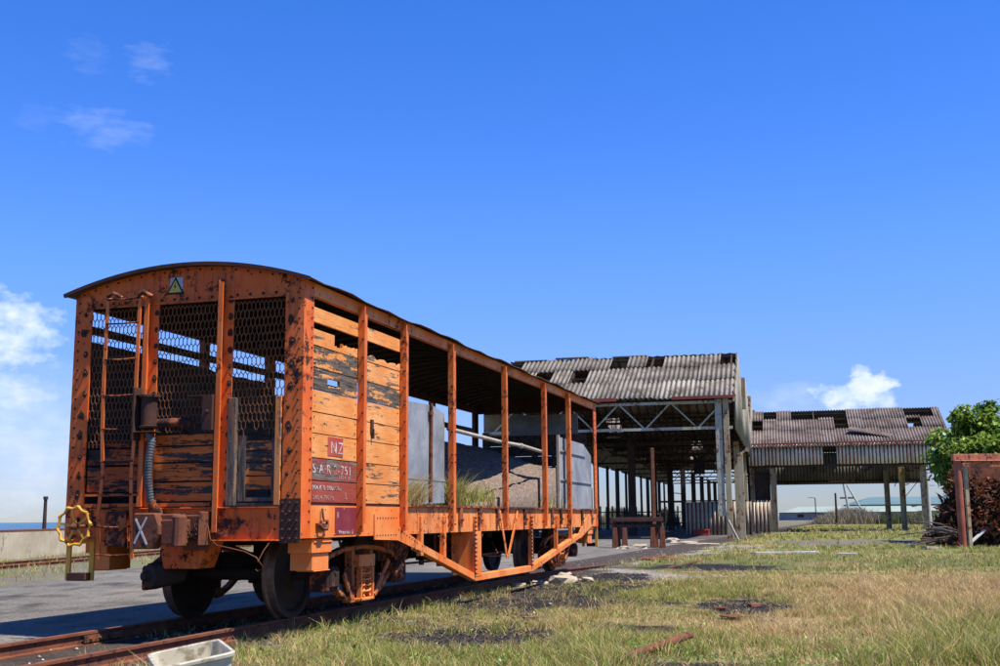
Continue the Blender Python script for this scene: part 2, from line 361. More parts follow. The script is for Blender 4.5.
def W2(u, v, z=0): return Vector((WC[0]+u*math.cos(A)+v*math.sin(A), WC[1]-u*math.sin(A)+v*math.cos(A), z))
S1 = (11.09, 57.28)
def shed_so(x, y):
    dx = x-S1[0]; dy = y-S1[1]
    return dx*math.cos(B)-dy*math.sin(B), dx*math.sin(B)+dy*math.cos(B)
def ell(x, y, cx, cy, rx, ry, rot=0, nz=.5, s=1.2):
    dx = x-cx; dy = y-cy; c, q = math.cos(rot), math.sin(rot)
    a = (dx*c-dy*q)/rx; b = (dx*q+dy*c)/ry
    return 1-np.sqrt(a*a+b*b)+(fbm(x, y, s)-.5)*nz*2
def masks(x, y):
    u, v = wuv(x, y); s, f = shed_so(x, y)
    nz = fbm(x, y, .35); n2 = fbm(x+50, y, 1.1)
    field = ss(u+(n2-.5)*1.2, .75, 1.15)
    road = (1-ss(u, -1.0, -.8))*ss(x+(n2-.5)*.5+.03*(y-20), -8.55, -8.25)*(1-ss(y, 120, 140))
    bed = np.clip(1-field-(1-ss(u, -1.0, -.8)), 0, 1)
    coal = np.zeros_like(x)
    for e in ((W2(1.75, 7.4), 1.45, 6.0, A, .38), (W2(2.6, 1.2), .9, 1.5, A, .9), ((-.3, 10.9), 1.0, 1.1, 0, .8), ((2.85, 14.5), .8, 1.9, .3, .8), ((.6, 15.4), 2.6, 1.2, .2, .7), ((-1.3, 12.4), .7, 1.0, .2, .9), ((1.55, 21), 1.3, 2.6, .4, .6), ((4.3, 25.5), 1.8, 2.0, .4, .6), ((1.2, 11.7), .5, .5, 0, 1.2)):
        c = e[0]; coal = np.maximum(coal, ss(ell(x, y, c[0], c[1], e[1], e[2], e[3], e[4]), .05, .3))
    coal = np.maximum(coal, ss(fbm(x+9, y+3, .55), .66, .72)*.9*(y < 25)); coal *= field
    grav = np.zeros_like(x)
    for e in (((2.1, 27.5), 1.9, 5.5, .25, .7), ((4.2, 36), 3.0, 5.5, .5, .7), ((2.6, 22.0), 1.6, 1.4, .2, .6), ((8, 43), 3.0, 3.5, .2, .7)):
        c = e[0]; grav = np.maximum(grav, ss(ell(x, y, c[0], c[1], e[1], e[2], e[3], e[4], .6), .05, .3))
    grav *= field
    asp2 = ss(ell(x, y, 15.5, 47, 4.6, 7.0, -.3, .55, .4), .0, .2)*.95
    asp2 = np.maximum(asp2, ss(ell(x, y, 27, 84, 12, 7.0, -.3, .5, .2), .0, .2)*.8)
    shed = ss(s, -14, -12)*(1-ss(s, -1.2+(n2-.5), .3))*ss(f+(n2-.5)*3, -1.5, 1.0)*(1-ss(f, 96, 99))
    dry = np.clip(ss(fbm(x+20, y+7, .28), .46, .68)*.55+ss(ell(x, y, 6.2, 16.5, 3.2, 6.5, .25, .6), -.15, .5)*.9+ss(ell(x, y, 2.9, 10.6, 1.2, 1.6, .2, .8), 0, .5)*.6-ss(ell(x, y, 2.2, 16.5, 2.6, 3.5, .2, .6), 0, .5)*.5-ss(x-.28*y, .2, 1.2)*.25, 0, 1)
    sand = ss(ell(x, y, 2.75, 10.5, .8, .9, 0, 1.0), .1, .5)+ss(ell(x, y, 3.4, 12.6, .7, .9, .5, 1.1), .1, .5)
    return dict(u=u, v=v, s=s, f=f, field=field, road=road, bed=bed, coal=coal, grav=grav, asp2=asp2, shed=shed, dry=dry, sand=np.clip(sand, 0, 1)*field, nz=nz, n2=n2)
def ghz(x, y):
    u, v = wuv(x, y); return (fbm(x, y, .5)-.5)*.13*ss(u, 1.0, 2.0)+(fbm(x, y, 2.5)-.5)*.05*ss(u, .9, 1.3)*(y < 40)
def gcol(x, y):
    m = masks(x, y); g = lambda c: np.array(c)[None, :]; k = lambda a: a[:, None]
    nz, n2 = m['nz'], m['n2']; n3 = fbm(x, y, 5.0, 3)
    soil = g((.105, .085, .055))*(1-k(n3)*.5); c = soil+0*k(x)
    turf = g((.155, .17, .048))*(1-k(m['dry']))+g((.36, .27, .11))*k(m['dry']); far = ss(y, 18, 40)
    c = c*(1-.55*k(1-far))+turf*(.55*k(1-far)); c = c*(1-k(far))+turf*k(far)
    c = c*(1-.6*k(m['sand']))+g((.36, .27, .18))*.6*k(m['sand'])
    c = c*(1-k(m['grav']))+g((.26, .235, .215))*(.7+.6*k(n3))*k(m['grav'])
    c = c*(1-k(m['coal']))+g((.022, .02, .021))*(.6+.9*k(n3))*k(m['coal'])
    lg = (1-m['field'])
    strip = g((.15, .135, .105))*(.7+.6*k(n3))*(1-k(ss(n2, .45, .6))*.6)+g((.15, .17, .05))*k(ss(n2, .45, .6))*.6
    c = c*(1-k(lg))+strip*k(lg)
    asph = g((.165, .152, .132))*(.82+.36*k(n2))*(1-.45*k(ss(fbm(x, y*.3, .9), .62, .7)))*(1-.35*k(ss(fbm(x*1.3+4, y*.5, 2.2), .60, .68)))*(.86+.28*k(fbm(x, y, 3.0)))+g((.10, .085, .06))*k(ss(fbm(x+3, y, .45), .58, .75))*.5
    c = c*(1-k(m['road']))+asph*k(m['road'])
    bed = g((.065, .05, .042))*(.6+.8*k(n3))
    c = c*(1-k(m['bed']))+bed*k(m['bed'])
    c = c*(1-k(m['asp2']))+g((.14, .128, .112))*(.75+.5*k(n2))*k(m['asp2'])
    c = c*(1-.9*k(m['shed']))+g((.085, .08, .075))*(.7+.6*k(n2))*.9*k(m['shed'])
    return c
gm, t, b = mat('ground_surface', .95, spec=.15)
ac = t.nodes.new('ShaderNodeAttribute'); ac.attribute_name = 'Col'
v = coords(t); g1 = noise(t, v, 22, 5, .75); g2 = noise(t, v, 75, 3, .7); vo = t.nodes.new('ShaderNodeTexVoronoi'); vo.inputs['Scale'].default_value = 34; t.links.new(v, vo.inputs['Vector'])
c = mix(t, .8, ac.outputs['Color'], mix(t, step(t, g1, .3, .7), (.45,.45,.45), (1.5,1.45,1.35)), 'MULTIPLY')
c = mix(t, .5, c, mix(t, vo.outputs['Color'], (.5,.5,.5), (1.5,1.5,1.5)), 'MULTIPLY')
t.links.new(c, b.inputs['Base Color']); bump(t, b, M_(t, 'ADD', g1, M_(t, 'MULTIPLY', vo.outputs['Distance'], .6)), .7, .03)

def coast(y): return np.interp(y, [-200, 8, 45, 90, 120, 180, 240, 300, 420, 800, 2000], [-12.8, -12.8, -15.6, -17.6, -16, 0, 32, 52, 90, 200, 500])
def ground():
    ys = np.concatenate([np.arange(-60, 4, 4), np.arange(4, 30, .11), np.arange(30, 60, .3), np.arange(60, 130, 1.0), np.geomspace(130, 2000, 45)])
    NX = 330; V = []; tt = np.linspace(0, 1, NX)
    for y in ys:
        l = coast(y)-.25; rr_ = max(14, y*.56+3); xs = l+(rr_-l)*tt; xs[-1] = 2500
        hgt = ghz(xs, np.full(NX, y))
        V.append(np.stack([xs, np.full(NX, y), hgt-.0], 1))
    V = np.concatenate(V); ny = len(ys); I = np.arange(ny*NX).reshape(ny, NX)
    F = np.stack([I[:-1, :-1], I[:-1, 1:], I[1:, 1:], I[1:, :-1]], -1).reshape(-1, 4)
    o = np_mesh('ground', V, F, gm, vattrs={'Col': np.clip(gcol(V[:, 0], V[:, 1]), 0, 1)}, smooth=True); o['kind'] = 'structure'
ground()
m_, t, b = mat('sea_water', .25, spec=.5); v = coords(t, (1, 1, 1)); n = noise(t, v, .12, 6); t.links.new(mix(t, n, (.012, .065, .11), (.03, .12, .17)), b.inputs['Base Color']); bump(t, b, noise(t, v, .5, 6, .7), .9, 1.5)
sea = MB(); sea.add([(-30000, -200, -2.6), (30000, -200, -2.6), (30000, 30000, -2.6), (-30000, 30000, -2.6)], [(0,1,2,3)]); tag(sea.build('sea', m_), kind='structure')
# edge of the land down to the water
ys = np.array([-60, 8, 45, 90, 120, 180, 240, 300, 420, 800, 2000.]); xs = coast(ys)-.25
bk = MB()
for i in range(len(ys)-1): bk.add([(xs[i], ys[i], .0), (xs[i+1], ys[i+1], .0), (xs[i+1]-2, ys[i+1], -3), (xs[i]-2, ys[i], -3)], [(0,1,2,3)])
tag(bk.build('shore_bank', M['concrete']), kind='structure')

# ------------------------------------------------------------------ rails
def rail_mesh(pts, h=.12):
    mb = MB(); prof = [(-.055,0),(.055,0),(.055,.012),(.01,.022),(.01,h-.03),(.033,h-.022),(.033,h),(-.033,h),(-.033,h-.022),(-.01,h-.03),(-.01,.022),(-.055,.012)]
    n = len(prof); vs = []
    for i, p in enumerate(pts):
        p = Vector(p); d = (Vector(pts[min(i+1, len(pts)-1)])-Vector(pts[max(i-1, 0)])).normalized(); r = d.cross(Vector((0,0,1))).normalized()
        vs += [p+r*a+Vector((0,0,z)) for a, z in prof]
    fs = [(i*n+k, i*n+(k+1)%n, (i+1)*n+(k+1)%n, (i+1)*n+k) for i in range(len(pts)-1) for k in range(n)]
    mb.add(vs, fs); mb.add(vs[:n], [tuple(range(n))]); mb.add(vs[-n:], [tuple(range(n))]); return mb
def track_curve(u):
    pts = []
    for k in range(26):
        v = -9+k*1.6; bend = max(0, v-13.5)**2*.012; pts.append(W2(u-bend*0, v, .0))
    return pts
tag(rail_mesh([W2(.565, v, -.012*max(0, v-11.5)**1.2) for v in np.arange(-9, 26, 1.0)]).build('rail', M['rust']), 'rusty rail under the wagon wheels nearest the grass and the white tray', 'rail', 'rails of the siding')
tag(rail_mesh([W2(-.565, v, -.012*max(0, v-11.5)**1.2) for v in np.arange(-9, 26, 1.0)]).build('rail', M['rust']), 'rusty rail under the wagon on the asphalt side, with a bolted joint', 'rail', 'rails of the siding')
fp = MB(); fp.box(.012, .03, -.28, .28, .03, .09)
for k in (-.2, -.07, .07, .2): fp.bolt((.03, k, .06), (1,0,0), .016, .02)
tag(fp.build('fishplate', M['rust'], loc=W2(-.565+.022, -.35, .0), rot=(0, 0, -A)), 'bolted rusty fishplate on the rail joint left of the wagon buffer end', 'fishplate')
for nm, xx, lab in (('rail', -13.3, 'thin rusty rail in the grass strip, closer to the concrete sea wall'), ('rail', -12.1, 'thin rusty rail in the grass strip, closer to the asphalt')):
    tag(rail_mesh([(xx+.055*(y-20), y, 0.0) for y in np.arange(8, 75, 3.)], .09).build(nm, M['rust']), lab, 'rail', 'rails along the sea wall')
tag(rail_mesh([W2(2.2+.02*(k*1.2)**1.6, 15.0+k*1.2, -.02) for k in range(10)], .06).build('rail', M['rust']), 'half buried rusty rail crossing the grey gravel beyond the wagon', 'rail')

# ------------------------------------------------------------------ the wagon  (local: x right, y along from the near end, z above the rail top)
LW, HW = 12.65, 1.25
wag = empty('goods_wagon', W2(0, 0, .12), -A, 'derelict orange open-sided railway goods wagon with curved roof, standing on the siding', 'railway wagon')
def sag(v): return 0
# floor and sills
mb = MB(); mb.box(-HW+.02, HW-.02, .015, LW-.05, 1.03, 1.125); mb.build('floor', M['board_in'], wag)
for sx in (1, -1):
    mb = MB(); x = sx*HW
    mb.box(x-sx*.012, x, .0, LW, .80, 1.10); mb.box(x-sx*.09, x-sx*.012, .0, LW, .80, .812); mb.box(x-sx*.09, x-sx*.012, 0, LW, 1.088, 1.10)
    for v in np.arange(2.6, 12.3, .31):
        if random.random() < .6: mb.box(x+sx*.0005, x+sx*.008, v, v+.02, .86, 1.06)
    for k in range(60):
        v = .3+k*.205; mb.bolt((x, v, .83), (sx,0,0), .010, .008)
        if k % 2: mb.bolt((x, v, 1.07), (sx,0,0), .010, .008)
    mb.build('side_sill', M['orange'], wag)
    # coping ledge along the open bays
    mb = MB(); mb.box(x-sx*.10, x+sx*.035, 2.46, LW-.06, 1.104, 1.13)
    mb.build('sill_ledge', M['orange_rust_and_shade'], wag)
    mb = MB(); mb.box(x-sx*.06, x, .0, LW, 3.07, 3.19); mb.box(x-sx*.06, x+sx*.012, .0, LW, 3.175, 3.187)
    for k in range(36): mb.bolt((x, .2+k*.35, 3.1), (sx,0,0), .012, .012)
    mb.build('cant_rail', M['orange'] if sx == 1 else M['rust_and_shade'], wag)  # left rail takes a dark tone as painted shade
# side posts : tee section with bolts and gussets at the foot
PV = [(1.22, .09), (2.38, .09), (3.98, .14), (6.28, .10), (8.5, .12), (10.16, .15)]
for sx in (1, -1):
    for i, (v, wd) in enumerate(PV):
        mb = MB(); x = sx*HW; pr = .075
        mb.box(x, x+sx*pr, v, v+.02, .84, 3.14); mb.box(x+sx*.0015, x+sx*.014, v+.02, v+wd+.03, .84, 3.14); mb.box(x+sx*(pr-.016), x+sx*pr, v+.02, v+.02+wd*.5, .93, 3.06)
        mb.mi = 1
        for k in range(13 if i in (0, 1) else 24):
            z = .9+k*(.19 if i in (0, 1) else .095)
            if i > 1 and random.random() < .45: continue
            mb.bolt((x+sx*(pr-.02), v, z), (0,-1,0), .012, .03 if i > 1 else .012)
            if i > 1 and random.random() < .5: mb.bolt((x+sx*(pr*.5), v+.05, z), (sx,0,0), .012, .05)
        mb.build('side_post', [M['orange_post'] if sx == 1 else M['orange_rust_and_shade'], M['rust_and_shade']], wag, .002)  # left posts darker: inner shade put into their colour
# corner posts
for sx in (1, -1):
    for ve, d in ((0, 1), (LW, -1)):
        mb = MB(); x = sx*HW
        mb.box(x-sx*(.19 if ve == 0 else .07), x+sx*.004, ve-d*.016, ve, .80, 3.17); mb.box(x-sx*.012, x+sx*.004, ve, ve+d*.19, .80, 3.17)
        mb.mi = 1
        for k in range(24):
            z = .92+k*.095
            mb.bolt((x-sx*.045, ve-d*.016, z), (0,-d,0), .012, .010)
            mb.bolt((x+sx*.004, ve+d*.15, z+.03), (sx,0,0), .012, .010)
        # rust scabs round the big bolts
        for k in range(11 if ve == 0 else 0):
            z = 1.0+k*.2+random.uniform(-.02, .02); r = random.uniform(.02, .042); cx = x-sx*(.13+random.uniform(-.02, .02)); n = 11
            mb.prism([(cx+r*random.uniform(.6, 1.15)*math.cos(a), ve-d*.016, z+r*random.uniform(.7, 1.6)*math.sin(a)) for a in [2*math.pi*q/n for q in range(n)]], (0, -d*.0025, 0))
            mb.bolt((cx, ve-d*.019, z), (0,-d,0), .017, .02)
        mb.build('corner_post', [M['orange_end'] if ve == 0 or sx == 1 else M['rust_and_shade'], M['rust_and_shade']], wag, .002)  # far left post is painted dark for the shade inside
# riveted foot plate on the near right corner
mb = MB(); mb.box(HW-.20, HW+.007, -.028, -.017, .76, 1.16)
for i in range(3):
    for k in range(5): mb.bolt((HW-.17+i*.07, -.028, .80+k*.08), (0,-1,0), .014, .014)
mb.build('foot_plate', M['rust_and_shade'], wag)
# roof
def roof_z(x): return 3.19+.225*(1-(x/1.34)**2)
nx = 22; xs_ = [-1.34+2.68*i/nx for i in range(nx+1)]
mb = MB(); NY = 40
def rz(x, j): return roof_z(x)+(.012*math.sin(j*1.9+x*2)+.010*math.sin(j*.7))*(abs(x)/1.34)**2
vs = []; ring = nx+1
for j in range(NY+1):
    y = -.09+(LW+.18)*j/NY
    vs += [(x, y, rz(x, j)) for x in xs_]+[(x, y, rz(x, j)-.012) for x in xs_]
fs = []
mb.sm = True
for j in range(NY):
    b0 = j*2*ring; b1 = b0+2*ring
    for i in range(nx): fs.append((b0+i, b0+i+1, b1+i+1, b1+i)); fs.append((b0+ring+i, b1+ring+i, b1+ring+i+1, b0+ring+i+1))
    fs.append((b0, b1, b1+ring, b0+ring)); fs.append((b0+nx, b0+ring+nx, b1+ring+nx, b1+nx))
for i in range(nx): fs.append((i, ring+i, ring+i+1, i+1)); e = NY*2*ring; fs.append((e+i, e+i+1, e+ring+i+1, e+ring+i))
mb.add(vs, fs); mb.sm = False
rf = mb.build('roof', M['roof'], wag)
for k in range(13):     # roof seams
    y = .35+k*1.0; q = MB()
    for i in range(1, nx-1): q.bar((xs_[i], y, roof_z(xs_[i])+.004), (xs_[i+1], y, roof_z(xs_[i+1])+.004), .05, .010)
    q.build('roof_seam', M['roof'], rf)
for k in range(32):     # roof sticks under the sheet
    y = .3+k*.395; q = MB()
    for i in range(1, nx-1): q.bar((xs_[i], y, roof_z(xs_[i])-.04), (xs_[i+1], y, roof_z(xs_[i+1])-.04), .035, .05)
    q.build('roof_stick', M['roofin'], rf)
# edge angle of the roof at the near end
for ve, d in ((-.09, 1), (LW+.09, -1)):
    q = MB()
    for i in range(nx): q.bar((xs_[i], ve, roof_z(xs_[i])-.012), (xs_[i+1], ve, roof_z(xs_[i+1])-.012), .03, .035)
    q.build('roof_edge', M['rust_and_shade'], rf)
# arched end panel
for ve, d in ((0, 1), (LW, -1)):
    n = 24; top = [(-HW+2*HW*i/n) for i in range(n+1)]
    poly = [(x, ve-d*.004, roof_z(x)-.02) for x in top]+[(HW, ve-d*.004, 3.055), (-HW, ve-d*.004, 3.055)]
    mb = MB(); mb.prism(poly, (0, d*.012, 0)); mb.box(-HW+.2, HW-.2, ve-d*.03, ve-d*.004, 3.04, 3.052)
    mb.mi = 1
    for k in range(17): mb.bolt((-1.1+k*.137, ve-d*.004, 3.085), (0,-d,0), .016, .012)
    for k in range(19): x = -1.17+k*.13; mb.bolt((x, ve-d*.004, roof_z(x)-.05), (0,-d,0), .012, .01)
    mb.build('end_arch', [M['orange_end'] if ve == 0 else M['rust_and_shade'], M['rust_and_shade']], wag)  # far arch coloured dark to stand for the shaded interior
# headstock (end beam)
for ve, d in ((0, 1), (LW, -1)):
    mb = MB(); mb.box(-HW+.0, HW-.2, ve-d*.014, ve, .78, 1.09); mb.box(-HW, HW-.2, ve-d*.07, ve-d*.014, .78, .792); mb.box(-HW+.19, HW-.2, ve-d*.05, ve-d*.014, 1.078, 1.09)
    mb.build('headstock', M['orange_end'], wag, .003)
# end posts (angle pieces standing proud of the mesh)
def end_post(x0, x1, z0, z1, out=.10):
    mb = MB(); mb.box(x0, x1, -.012, .0, z0, z1); mb.box(x0, x0+.012, -out, -.012, z0, z1); mb.box(x0+.012, x0+.05, -out, -out+.012, z0, z1-.02)
    mb.mi = 1
    for k in range(int((z1-z0)/.16)): 
        z = z0+.1+k*.16; cx = (x0+x1)/2+.03; r = random.uniform(.018, .034)
        mb.prism([(cx+r*math.cos(a)*random.uniform(.7, 1.1), -.012, z+r*1.3*math.sin(a)*random.uniform(.7, 1.2)) for a in [2*math.pi*q/9 for q in range(9)]], (0, -.003, 0)); mb.bolt((cx, -.015, z), (0,-1,0), .013, .012)
    return mb.build('end_post', [M['orange_post'], M['rust_and_shade']], wag, .002)
end_post(-.41, -.30, 1.1, 3.16); end_post(.395, .515, .86, 3.22)
mb = MB(); mb.prism([(.385, -.105, .86), (.385, -.016, .86), (.385, -.016, 1.1)], (.02, 0, 0)); mb.box(.38, .56, -.03, -.016, .82, .98); mb.build('post_foot', M['orange_rust_and_shade'], wag)
# hexagonal wire mesh behind the posts
def hexmesh(x0, x1, z0, z1, keep):
    mb = MB(); w_, h_ = .045, .104; th = .0044; y = .012
    def seg(a, b): 
        if keep(a) and keep(b): mb.bar((a[0], y, a[1]), (b[0], y, b[1]), th*1.3, th*1.6, (0,1,0))
    ni = int((x1-x0)/w_); nj = int((z1-z0)/(h_*.72))+1
    for j in range(nj):
        for i in range(ni+1):
            cx = x0+(i+(.5 if j % 2 else 0))*w_+w_*.25; cz = z0+j*h_*.72
            cx += .004*math.sin(cz*9); 
            if cx > x1-.01: continue
            p = [(cx-w_/2, cz-h_*.22), (cx, cz-h_*.5), (cx+w_/2, cz-h_*.22)]
            seg(p[0], p[1]); seg(p[1], p[2]); seg(p[0], (cx-w_/2, cz+h_*.22))
    return mb
hexmesh(-1.06, 1.06, 1.62, 3.05, lambda p: p[1] < 3.05 and p[1] > (1.66 if p[0] < -.5 else (1.80 if p[0] < .3 else 1.78))+.04*math.sin(p[0]*19)+.03*math.sin(p[0]*47)).build('wire_mesh', M['mesh'], wag)
# end boarding, left bay + centre bay
mb = MB()
def endboard(x0, x1, z0, z1, y=.03, mi=0): 
    mb.mi = mi; j = random.uniform(-.004, .004); mb.box(x0, x1, y+j, y+.03+j, z0+.006, z1-.006)
for z0, z1, y in ((1.00, 1.12, .02), (1.50, 1.66, .03), (1.24, 1.49, .03), (1.10, 1.13, .02), (1.67, 1.72, .05)): endboard(-1.06, -.47, z0, z1, y, 2)
endboard(-1.06, -.47, 1.20, 1.235, .0)
for z0, z1 in ((1.145, 1.33), (1.335, 1.51), (1.515, 1.665), (1.67, 1.78)): endboard(-.33, .31, z0, z1)
mb.mi = 1; mb.box(-1.06, .31, -.004, .02, 1.10, 1.135)
mb.build('end_boards', [M['board_end'], M['orange_end'], M['board_dark']], wag)
# wooden door frame in the right bay with a small boarded door
for x0, x1, z1, mm in ((.49, .575, 2.1, 'oldwood'), (.985, 1.045, 2.1, 'oldwood_or')):
    mb = MB(); mb.box(x0, x1, -.03, .045, 1.10, z1); mb.build('door_jamb', M[mm], wag, .003)
mb = MB(); mb.mi = 0
for z0, z1 in ((1.245, 1.37), (1.375, 1.495), (1.50, 1.60), (1.605, 1.70)): mb.box(.66, .94, .03, .052, z0+.004, z1-.004)
mb.mi = 1; mb.box(.585, .66, .02, .06, 1.14, 1.75); mb.box(.93, .98, .02, .06, 1.14, 1.72); mb.box(.66, .93, .02, .06, 1.14, 1.175)
mb.build('small_door', [M['board_end'], M['oldwood']], wag)
mb = MB(); mb.box(.48, 1.06, -.05, .0, 1.092, 1.105); mb.build('door_sill', M['rust_and_shade'], wag)
# ladder
mb = MB()
for x in (-.80, -.44):
    pts = [(x, -.03, 3.14), (x+.0, -.13, 3.10), (x, -.14, 2.3), (x+.01, -.14, 1.8), (x+.03*(1 if x < -.7 else -.6), -.13, 1.4), (x, -.13, 1.05), (x+.02, -.12, .62)]
    for a, b_ in zip(pts[:-1], pts[1:]): mb.bar(a, b_, .034, .014, (0, 1, 0))
ld = mb.build('ladder', M['orange_post'], wag)
for z in (3.1, 2.86, 2.51, 2.16, 1.84, 1.53, 1.22, .92, .66):
    mb = MB(); mb.tube([(-.80, -.14, z), (-.62, -.145, z-.008), (-.44, -.14, z)], .009, 6); mb.build('rung', M['orange_rust_and_shade'], ld)
mb = MB(); mb.tube([(-.80, -.14, 3.13), (-.73, -.15, 3.16), (-.65, -.12, 3.11)], .02, 7); mb.tube([(-.45, -.14, 3.12), (-.4, -.15, 3.15), (-.33, -.1, 3.11)], .024, 7); mb.build('ladder_bracket', M['orange_rust_and_shade'], wag)
mb = MB(); mb.box(-.74, -.52, -.10, -.014, .74, 1.06); mb.box(-.52, -.505, -.12, -.014, .72, 1.07); mb.build('ladder_step_box', M['orange_rust_and_shade'], wag)
# old coupling drum bracket
mb = MB(); mb.box(-.42, -.395, -.22, -.02, 1.72, 2.22); mb.box(-.395, -.20, -.20, -.02, 2.14, 2.15); mb.box(-.395, -.18, -.22, -.02, 1.79, 1.80); mb.build('drum_bracket', M['rust_and_shade'], wag, .004)
mb = MB(); mb.lathe((-.29, -.13, 1.83), (0,0,1), [(0,0),(0,.085),(.02,.095),(.025,.075),(.29,.075),(.295,.10),(.315,.10),(.32,0)], 18); mb.build('drum', M['rust_and_shade'], wag)
mb = MB(); mb.tube([(-.25, -.06, 1.88), (-.1, -.06, 1.885), (.07, -.06, 1.88), (.12, -.05, 1.87)], .042, 12, rs=[.042, .045, .042, .03]); mb.build('pipe_stub', M['orange_rust_and_shade'], wag)
mb = MB(); mb.box(.285, .385, -.14, -.125, 1.80, 2.13); mb.box(.12, .285, -.14, -.02, 2.115, 2.13); mb.box(.37, .385, -.125, -.01, 1.80, 2.13); mb.bolt((.335, -.14, 1.97), (0,-1,0), .02, .02); mb.build('bracket_plate', M['rust_and_shade'], wag)
# corrugated vacuum hose
mb = MB(); pts = []; rs = []
for k in range(75):
    f = k/74; pts.append((-.225-.015*math.sin(f*3.1)-(.0 if f > .1 else (.1-f)*.5), -.14-.04*math.sin(f*3), 1.78-.64*f)); rs.append(.034+(.006 if k % 3 == 0 else 0))
mb.tube(pts, .034, 12, rs=rs); mb.build('vacuum_hose', M['hose'], wag)
mb = MB(); mb.tube([(-.225, -.14, 1.15), (-.22, -.13, 1.11), (-.2, -.08, 1.06), (-.19, -.02, 1.02)], .045, 10); mb.build('hose_elbow', M['orange_rust_and_shade'], wag)
# sign
mb = MB(); mb.box(-.195, -.055, -.0065, -.0045, 3.165, 3.30); sg = mb.build('warning_sign', M['signgrey'], wag)
tri = lambda r, y: [(-.135+.0, y, 3.20+r*1.02), (-.135-r*.95, y, 3.20-r*.62), (-.135+r*.95, y, 3.20-r*.62)]
mb = MB(); mb.prism(tri(.105, -.007), (0, -.002, 0)); mb.build('sign_border', M['black'], sg)
mb = MB(); mb.prism(tri(.075, -.0095), (0, -.0015, 0)); mb.build('sign_face', M['signyellow'], sg)
mb = MB(); mb.prism([(-.130, -.0115, 3.255), (-.150, -.0115, 3.205), (-.137, -.0115, 3.205), (-.150, -.0115, 3.17), (-.122, -.0115, 3.215), (-.135, -.0115, 3.215)], (0, -.001, 0)); mb.build('sign_bolt', M['black'], sg)
# draw gear
cp = MB(); cp.prism([(-.16, -.50, .72), (-.16, -.50, 1.04), (.06, -.50, 1.04), (.11, -.50, .93), (.11, -.50, .85), (.04, -.50, .72)], (0, .14, 0)); cp.box(-.06, .06, -.36, -.02, .80, .96)
cpo = cp.build('coupler', M['rust'], wag, .012)
for p, q in (((-.135, .99), (-.01, .76)), ((-.02, 1.0), (-.14, .77))):
    mb = MB(); mb.bar((p[0], -.503, p[1]), (q[0], -.503, q[1]), .018, .004, (0,1,0)); mb.build('chalk_stroke', M['chalk'], cpo)
mb = MB(); mb.box(.02, .20, -.42, -.20, .86, 1.03); mb.box(.10, .24, -.46, -.1, .76, .98); mb.lathe((.25, -.40, .74), (0,0,1), [(0,0),(0,.07),(.27,.065),(.29,0)], 12); mb.box(.16, .34, -.2, -.02, .70, 1.02); mb.box(.34, .36, -.24, -.02, .74, 1.05)
mb.build('knuckle', M['rust'], cpo, .012)
mb = MB()
for k in range(9): 
    a = k/8; c_ = Vector((.2+.15*a, -.30+.08*math.sin(a*3), 1.02-.20*math.sin(a*2.6))); mb.tube([c_+Vector((0,.02*math.cos(q*.9),.028*math.sin(q*.9))) for q in range(8)], .008, 5)
mb.build('chain', M['rust_and_shade'], cpo)
mb = MB(); pts = [(.36, -.1, .92), (.42, -.15, .80), (.52, -.2, .745), (.66, -.2, .72), (.80, -.2, .69), (.92, -.2, .64), (.99, -.19, .545), (.93, -.19, .52), (.91, -.19, .535)]; mb.tube(pts, .006, 6); mb.tube([(.93, -.19, .60), (.95, -.12, .7), (.98, -.04, .79)], .005, 6); mb.build('uncoupling_wire', M['rust'], wag)
mb = MB(); mb.prism([(-.17, -.06, .79), (.34, -.06, .79), (.24, -.06, .53), (-.12, -.06, .53)], (0, .3, 0)); mb.box(.05, .11, -.075, -.06, .60, .68); mb.build('draw_pocket', M['orange_end'], wag, .004)
mb = MB(); mb.lathe((-.20, -.02, .47), (-.5, -1, -.05), [(-.25, 0), (-.25,.09),(.0,.125),(.09,.115),(.10,.05),(.16,.04),(.16,0)], 8); mb.build('air_valve', M['grime'], wag)
mb = MB(); mb.bar((-.19, .05, .8), (-.19, .03, .5), .05, .03); mb.build('valve_hanger', M['rust'], wag)
# handwheel, decagonal rim
c0 = Vector((-.96, -.27, .925)); R_ = .185; rim = MB()
pp = [c0+Vector((math.cos(2*math.pi*k/10+.1), 0, math.sin(2*math.pi*k/10+.1)))*(R_) for k in range(10)]
for k in range(10):
    a, b_ = pp[k], pp[(k+1)%10]; mid = (a+b_)/2; mid = c0+(mid-c0)*.93
    rim.tube([a, a*.5+mid*.5, mid, mid*.5+b_*.5, b_], .014, 8, rs=[.018, .013, .012, .013, .018])
hw = rim.build('brake_handwheel', M['yellow'], wag)
for k in range(5):
    a = 2*math.pi*k/5+.5; mb = MB(); mb.bar(c0+Vector((0,.03,0)), c0+Vector((math.cos(a), 0, math.sin(a)))*.175, .022, .014, (0,1,0)); mb.build('spoke', M['yellow'], hw)
mb = MB(); mb.lathe(c0+Vector((0,.05,0)), (0,-1,0), [(0,0),(0,.034),(.06,.034),(.08,.015),(.1,0)], 12); mb.tube([c0, c0+Vector((0,.25,0))], .016, 8); mb.build('hub', M['rust'], hw)
# yellow foot steps, near left and far right
def footstep(cx, y, d):
    r = MB(); r.box(cx-.14, cx+.14, y+.012*d, y+.03*d, .76, .80); o = r.build('foot_step', M['yellow'], wag)
    for x in (cx-.13, cx+.13):
        mb = MB(); mb.box(x-.026, x+.026, y-.012, y+.012, .415, .80); mb.build('step_hanger', M['yellow'], o, .003)
    mb = MB(); mb.box(cx-.07, cx+.13, y-.10*d, y-.012*d, .415, .49); mb.build('step_tread', M['rust_and_shade'], o, .003)
footstep(-1.05, -.03, 1); footstep(1.08, LW+.03, -1)

